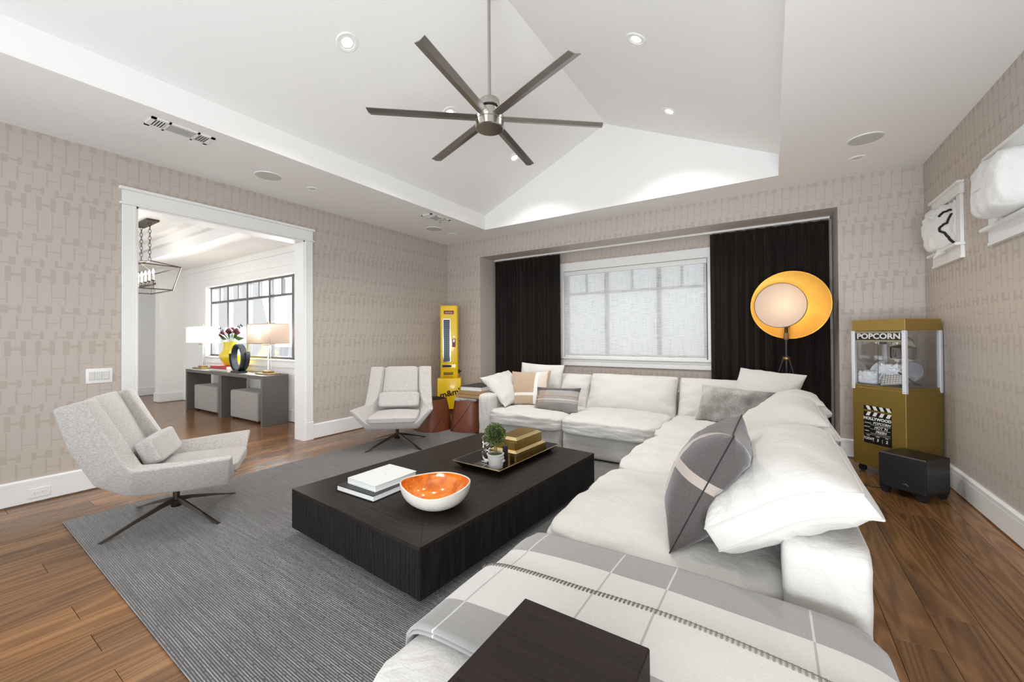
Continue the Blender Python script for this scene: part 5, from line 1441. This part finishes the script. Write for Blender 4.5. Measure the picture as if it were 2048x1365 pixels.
def table_lamp(x, label, warm, pw, SH):
    L = thing('table_lamp', label, 'table lamp', (x, 3.24, 0.765), 0, 'console table lamps')
    box('base', (-0.20, -0.10, 0), (0.20, 0.10, 0.022), BRASS, L, 0.004, 1); box('plinth', (-0.08, -0.05, 0.022), (0.08, 0.05, 0.055), BRASS, L, 0.003, 1)
    for dx in (-0.035, 0.035): box('acrylic_column', (dx-0.02, -0.02, 0.055), (dx+0.02, 0.02, 0.46), GLASS, L)
    rod('stem', (0, 0, 0.05), (0, 0, 0.50), 0.012, CHROME, L)
    box('shade_holder', (-0.09, -0.04, 0.455), (0.09, 0.04, 0.468), BRASS, L)
    z0, z1, w, d = 0.485, 0.785, 0.36, 0.14
    bm = bmesh.new()
    ring = lambda z, k: [bm.verts.new((a*w*k, b*d*k, z)) for a, b in ((-1, -1), (1, -1), (1, 1), (-1, 1))]
    A, B = ring(z0, 1.03), ring(z1, 1.0)
    for i in range(4): bm.faces.new((A[i], A[(i+1) % 4], B[(i+1) % 4], B[i]))
    bm_obj('shade', bm, SH, L)
    for z, k in ((z0, 1.03), (z1, 1.0)): tube('shade_trim', [(a*w*k, b*d*k, z) for a, b in ((-1, -1), (1, -1), (1, 1), (-1, 1))], 0.006, SH, L, 4, True)
    lathe('finial', [(0.004, 0.78), (0.012, 0.81), (0.008, 0.83), (0, 0.835)], BRASS, L, 12)
    bmb = bmesh.new(); bmesh.ops.create_uvsphere(bmb, u_segments=12, v_segments=8, radius=0.035); bmesh.ops.translate(bmb, verts=bmb.verts[:], vec=(0, 0, 0.62))
    bm_obj('bulb', bmb, emit('lamp_bulb_%d' % int(-x*10), warm+(1,), 1), L, smooth=True)
    l = bpy.data.lights.new('table_lamp_glow', 'POINT'); l.energy = pw; l.color = warm; l.shadow_soft_size = 0.05
    lo = bpy.data.objects.new('table_lamp_glow', l); COL.objects.link(lo); lo.location = (x, 3.20, 0.765+0.62)
table_lamp(-9.08, 'lit white shade table lamp on the farther console', (1.0, 0.95, 0.88), 0.8, SHADE)
table_lamp(-6.66, 'lit pinkish beige shade table lamp on the nearer console', (1.0, 0.76, 0.55), 0.8, SHADE2)

# ---- books, vase, flowers, ring sculpture
def cbook(x, z, w, d, h, rz, cov, label):
    b = thing('coffee_book', label, 'book', (x, 3.22, z), rz, 'books under the yellow vase')
    box('pages', (-w/2+0.006, -d/2+0.006, 0.003), (w/2-0.004, d/2-0.006, h-0.003), PAPERW, b)
    box('cover', (-w/2, -d/2, h-0.004), (w/2, d/2, h), cov, b); box('cover', (-w/2, -d/2, 0), (w/2, d/2, 0.004), cov, b); box('spine', (-w/2, -d/2, 0), (w/2, -d/2+0.006, h), cov, b)
cbook(-8.04, 0.765, 0.66, 0.26, 0.042, 0.02, plain('cream_cover', srgb(226, 214, 200), 0.5), 'cream spined book at the bottom under the yellow vase')
cbook(-8.06, 0.807, 0.62, 0.25, 0.048, 0.0, plain('red_cover', srgb(190, 62, 60), 0.5), 'red spined book directly under the yellow vase')
def vase():
    v = thing('yellow_vase', 'glossy yellow bellied vase standing on the stacked books', 'vase', (-7.97, 3.25, 0.855))
    lathe('body', [(0.0, 0.0), (0.10, 0.0), (0.16, 0.02), (0.27, 0.13), (0.285, 0.18), (0.26, 0.22), (0.205, 0.255), (0.18, 0.30), (0.175, 0.38), (0.182, 0.42), (0.168, 0.42), (0.16, 0.38), (0.0, 0.36)], YELLOWV, v, 40, Matrix.Diagonal((0.95, 0.52, 1, 1)), cap=False)
    f = thing('flower_bouquet', 'dark red roses with green leaves in the yellow vase', 'flowers', (-7.97, 3.25, 1.285))
    GR = plain('bouquet_green', srgb(70, 104, 58), 0.6, var=0.25, scale=30); RO = plain('dark_rose', srgb(96, 34, 48), 0.6, var=0.3, scale=40); GY = plain('slate_leaf', srgb(70, 84, 88), 0.6, var=0.15)
    rg = random.Random(9)
    for k, (x, y, z, r) in enumerate(((-0.17, -0.05, 0.10, 0.075), (0.10, -0.06, 0.15, 0.07), (0.25, 0.0, 0.14, 0.075), (0.02, 0.03, 0.18, 0.06))):
        bm = bmesh.new()
        for q in range(14):
            a = q*2.4; s = 0.25+0.75*q/14
            M = Matrix.Translation((x, y, z)) @ Matrix.Rotation(a, 4, 'Z') @ Matrix.Rotation(0.9*s, 4, 'Y')
            pts = [(0, 0, 0), (r*0.5*s, -r*0.5, r*0.5), (r*0.35*s, 0, r), (r*0.5*s, r*0.5, r*0.5)]
            bm.faces.new([bm.verts.new(M @ Vector(p)) for p in pts])
        bmesh.ops.create_icosphere(bm, subdivisions=2, radius=r*0.75, matrix=Matrix.Translation((x, y, z+r*0.3)))
        bm_obj('rose', bm, RO, f)
        tube('stem', [(x, y, z), (x*0.4, y*0.4, 0.02), (x*0.2, y*0.2, -0.06)], 0.006, GR, f, 5)
    def leaf(nm, p, d, L, wd, mat):
        p = Vector(p); d = Vector(d).normalized(); s = d.cross(Vector((0, -1, 0.3))).normalized(); n = d.cross(s)
        V = [p, p+d*L*0.45+s*wd+n*0.01, p+d*L, p+d*L*0.45-s*wd+n*0.01]
        mesh_from('leaf', V+[v+n*0.002 for v in V], [(0, 1, 2, 3), (7, 6, 5, 4), (0, 4, 5, 1), (1, 5, 6, 2), (2, 6, 7, 3), (3, 7, 4, 0)], mat, f)
    for k in range(22):
        a = rg.uniform(0, 2*PI); leaf('leaf', (0.10*math.cos(a), 0.05*math.sin(a), 0.02+rg.uniform(0, 0.08)), (math.cos(a), 0.5*math.sin(a), rg.uniform(-0.1, 1.2)), rg.uniform(0.12, 0.2), rg.uniform(0.025, 0.04), GR)
    for p, d in (((0.20, 0, 0.22), (1, 0, 0.25)), ((-0.25, 0, 0.10), (-1, 0, 0.1)), ((-0.25, 0, 0.14), (-1, 0, 0.5))):
        tube('sprig', [Vector(p)-Vector(d)*0.2, p, Vector(p)+Vector(d)*0.22], 0.004, GY, f, 5)
        for k in range(5): leaf('leaf', Vector(p)+Vector(d)*0.045*k, (d[0], 0, d[2]+(0.8 if k % 2 else -0.6)), 0.07, 0.018, GY)
vase()
def ring_sculpture():
    s = thing('ring_sculpture', 'dark metal interlocking ring sculpture on the console', 'sculpture', (-7.425, 3.15, 0.765))
    DM = plain('gunmetal', srgb(66, 70, 76), 0.3, 0.7, var=0.06)
    box('base', (-0.16, -0.06, 0), (0.16, 0.06, 0.03), DM, s, 0.003, 1)
    def arc(nm, rx, rz, cz, a0, a1, y, wd, th):
        n = 40; bm = bmesh.new(); prev = None; full = abs(a1-a0) > 359
        first = None
        for k in range(n+1):
            a = math.radians(a0+(a1-a0)*k/n); c, si = math.cos(a), math.sin(a)
            q = [bm.verts.new((c*(rx+o), y+yy, cz+si*(rz+o))) for o, yy in ((0, -wd), (th, -wd), (th, wd), (0, wd))]
            if prev:
                for i in range(4): bm.faces.new((prev[i], prev[(i+1) % 4], q[(i+1) % 4], q[i]))
            else: first = q
            prev = q
        if not full: bm.faces.new(first); bm.faces.new(prev[::-1])
        bm_obj(nm, bm, DM, s)
    arc('ring', 0.16, 0.20, 0.25, -90, 270, 0.0, 0.045, 0.025)
    arc('open_ring', 0.205, 0.23, 0.27, 170, 395, -0.02, 0.035, 0.022); arc('open_ring', 0.235, 0.255, 0.29, 155, 372, 0.03, 0.03, 0.02)
ring_sculpture()

# ---- lantern pendant
def lantern():
    L = thing('lantern_pendant', 'bronze open cage lantern with candle bulbs hanging beyond the opening', 'pendant light', (-8.2, 2.17, FH))
    IR = plain('aged_iron', srgb(92, 82, 72), 0.5, 0.6, var=0.08)
    box('canopy', (-0.34, -0.075, -0.03), (0.34, 0.075, 0), IR, L, 0.004, 1)
    zt, zs, zb = -0.62, -0.62, -1.07
    for x in (-0.19, 0.19):
        n = 11; z0 = -0.03; dz = (0.03+zt+0.0)/n
        for k in range(n):
            zc = z0+(k+0.5)*(zt-z0)/n; h = (z0-zt)/n*0.62; r = 0.016
            pts = []
            for t in [2*PI*q/12 for q in range(12)]:
                a, b = r*math.cos(t), h*math.sin(t)
                pts.append((x+(a if k % 2 else 0), (0 if k % 2 else a), zc+b))
            tube('chain_link', pts, 0.004, IR, L, 5, True)
    # cage: ridge, eaves, floor
    ex, ey, ze = 0.56, 0.27, -0.72; bx_, by_ = 0.46, 0.20; rx = 0.22
    P = {}
    for s in (-1, 1):
        P['r%d' % s] = Vector((s*rx, 0, zt))
        for t in (-1, 1): P['e%d%d' % (s, t)] = Vector((s*ex, t*ey, ze)); P['b%d%d' % (s, t)] = Vector((s*bx_, t*by_, zb))
    E_ = [('r-1', 'r1')]
    for s in (-1, 1):
        for t in (-1, 1): E_ += [('r%d' % s, 'e%d%d' % (s, t)), ('e%d%d' % (s, t), 'b%d%d' % (s, t))]
        E_ += [('e%d-1' % s, 'e%d1' % s), ('b%d-1' % s, 'b%d1' % s), ('e-1%d' % s, 'e1%d' % s), ('b-1%d' % s, 'b1%d' % s)]
    for a, b in E_: rod('cage_bar', P[a], P[b], 0.009, IR, L, n=6)
    box('candle_bar', (-0.40, -0.02, zb+0.07), (0.40, 0.02, zb+0.10), IR, L, 0.003, 1)
    for s in (-1, 1): rod('bar_support', (s*0.38, 0, zb), (s*0.38, 0, zb+0.08), 0.008, IR, L, n=6)
    CAN = plain('candle_sleeve', srgb(240, 232, 214), 0.6); GLB = emit('candle_bulb', (1, 0.86, 0.66, 1), 22)
    for k in range(5):
        x = -0.34+0.17*k
        lathe('candle_cup', [(0.008, zb+0.10), (0.008, zb+0.125), (0.035, zb+0.135), (0.035, zb+0.142), (0.016, zb+0.145)], IR, L, 12, Matrix.Translation((x, 0, 0)))
        lathe('candle_sleeve', [(0.015, zb+0.145), (0.015, zb+0.235)], CAN, L, 12, Matrix.Translation((x, 0, 0)))
        lathe('bulb', [(0.008, zb+0.235), (0.018, zb+0.26), (0.014, zb+0.285), (0.0, zb+0.32)], GLB, L, 12, Matrix.Translation((x, 0, 0)))
    l = bpy.data.lights.new('lantern_glow', 'POINT'); l.energy = 6; l.color = (1.0, 0.93, 0.84); l.shadow_soft_size = 0.25
    lo = bpy.data.objects.new('lantern_glow', l); COL.objects.link(lo); lo.location = (-8.2, 2.17, FH+zb+0.29)
lantern()

# ---- soft things give way where they rest on or press against something
def settle(names, against, gap=0.006, rounds=2):
    from mathutils.bvhtree import BVHTree
    bpy.context.view_layer.update()
    def meshes(o): return [m for m in [o]+list(o.children_recursive) if m.type == 'MESH']
    def tree(m):
        vs_ = [m.matrix_world @ v.co for v in m.data.vertices]
        lo = Vector([min(v[i] for v in vs_) for i in range(3)]); hi = Vector([max(v[i] for v in vs_) for i in range(3)])
        return BVHTree.FromPolygons(vs_, [tuple(p.vertices) for p in m.data.polygons]), lo, hi
    def inside(p, t):
        d = Vector((0.313, 0.171, 0.934)).normalized(); q = p; n = 0
        while n < 24:
            h = t.ray_cast(q, d)
            if h[0] is None: break
            n += 1; q = h[0]+d*1e-5
        return n % 2 == 1
    obst = []
    for a in against: obst += [tree(m) for m in meshes(bpy.data.objects[a]) if m.name.split('.')[0] != 'piping']
    for nm in names:
        for m in meshes(bpy.data.objects[nm]):
            W = m.matrix_world; I = W.inverted()
            for _ in range(rounds):
                for v in m.data.vertices:
                    p = W @ v.co; moved = False
                    for t, lo, hi in obst:
                        if all(lo[i] < p[i] < hi[i] for i in range(3)) and inside(p, t):
                            co, nn, _i, _d = t.find_nearest(p); p = co+nn*gap; moved = True
                    if moved: v.co = I @ p
            m.data.update()
        obst += [tree(m) for m in meshes(bpy.data.objects[nm]) if m.name.split('.')[0] == 'cover']
settle(['white_pillow', 'white_pillow.001', 'camel_pillow', 'plaid_lumbar_pillow', 'white_pillow.002', 'hide_lumbar_pillow', 'large_throw_pillow'], ['sectional_sofa'], 0.008)
settle(['throw_blanket'], ['sofa_ottoman'], 0.005)
settle(['stuffed_pillow', 'stuffed_pillow.001'], ['wall_right'], 0.004)
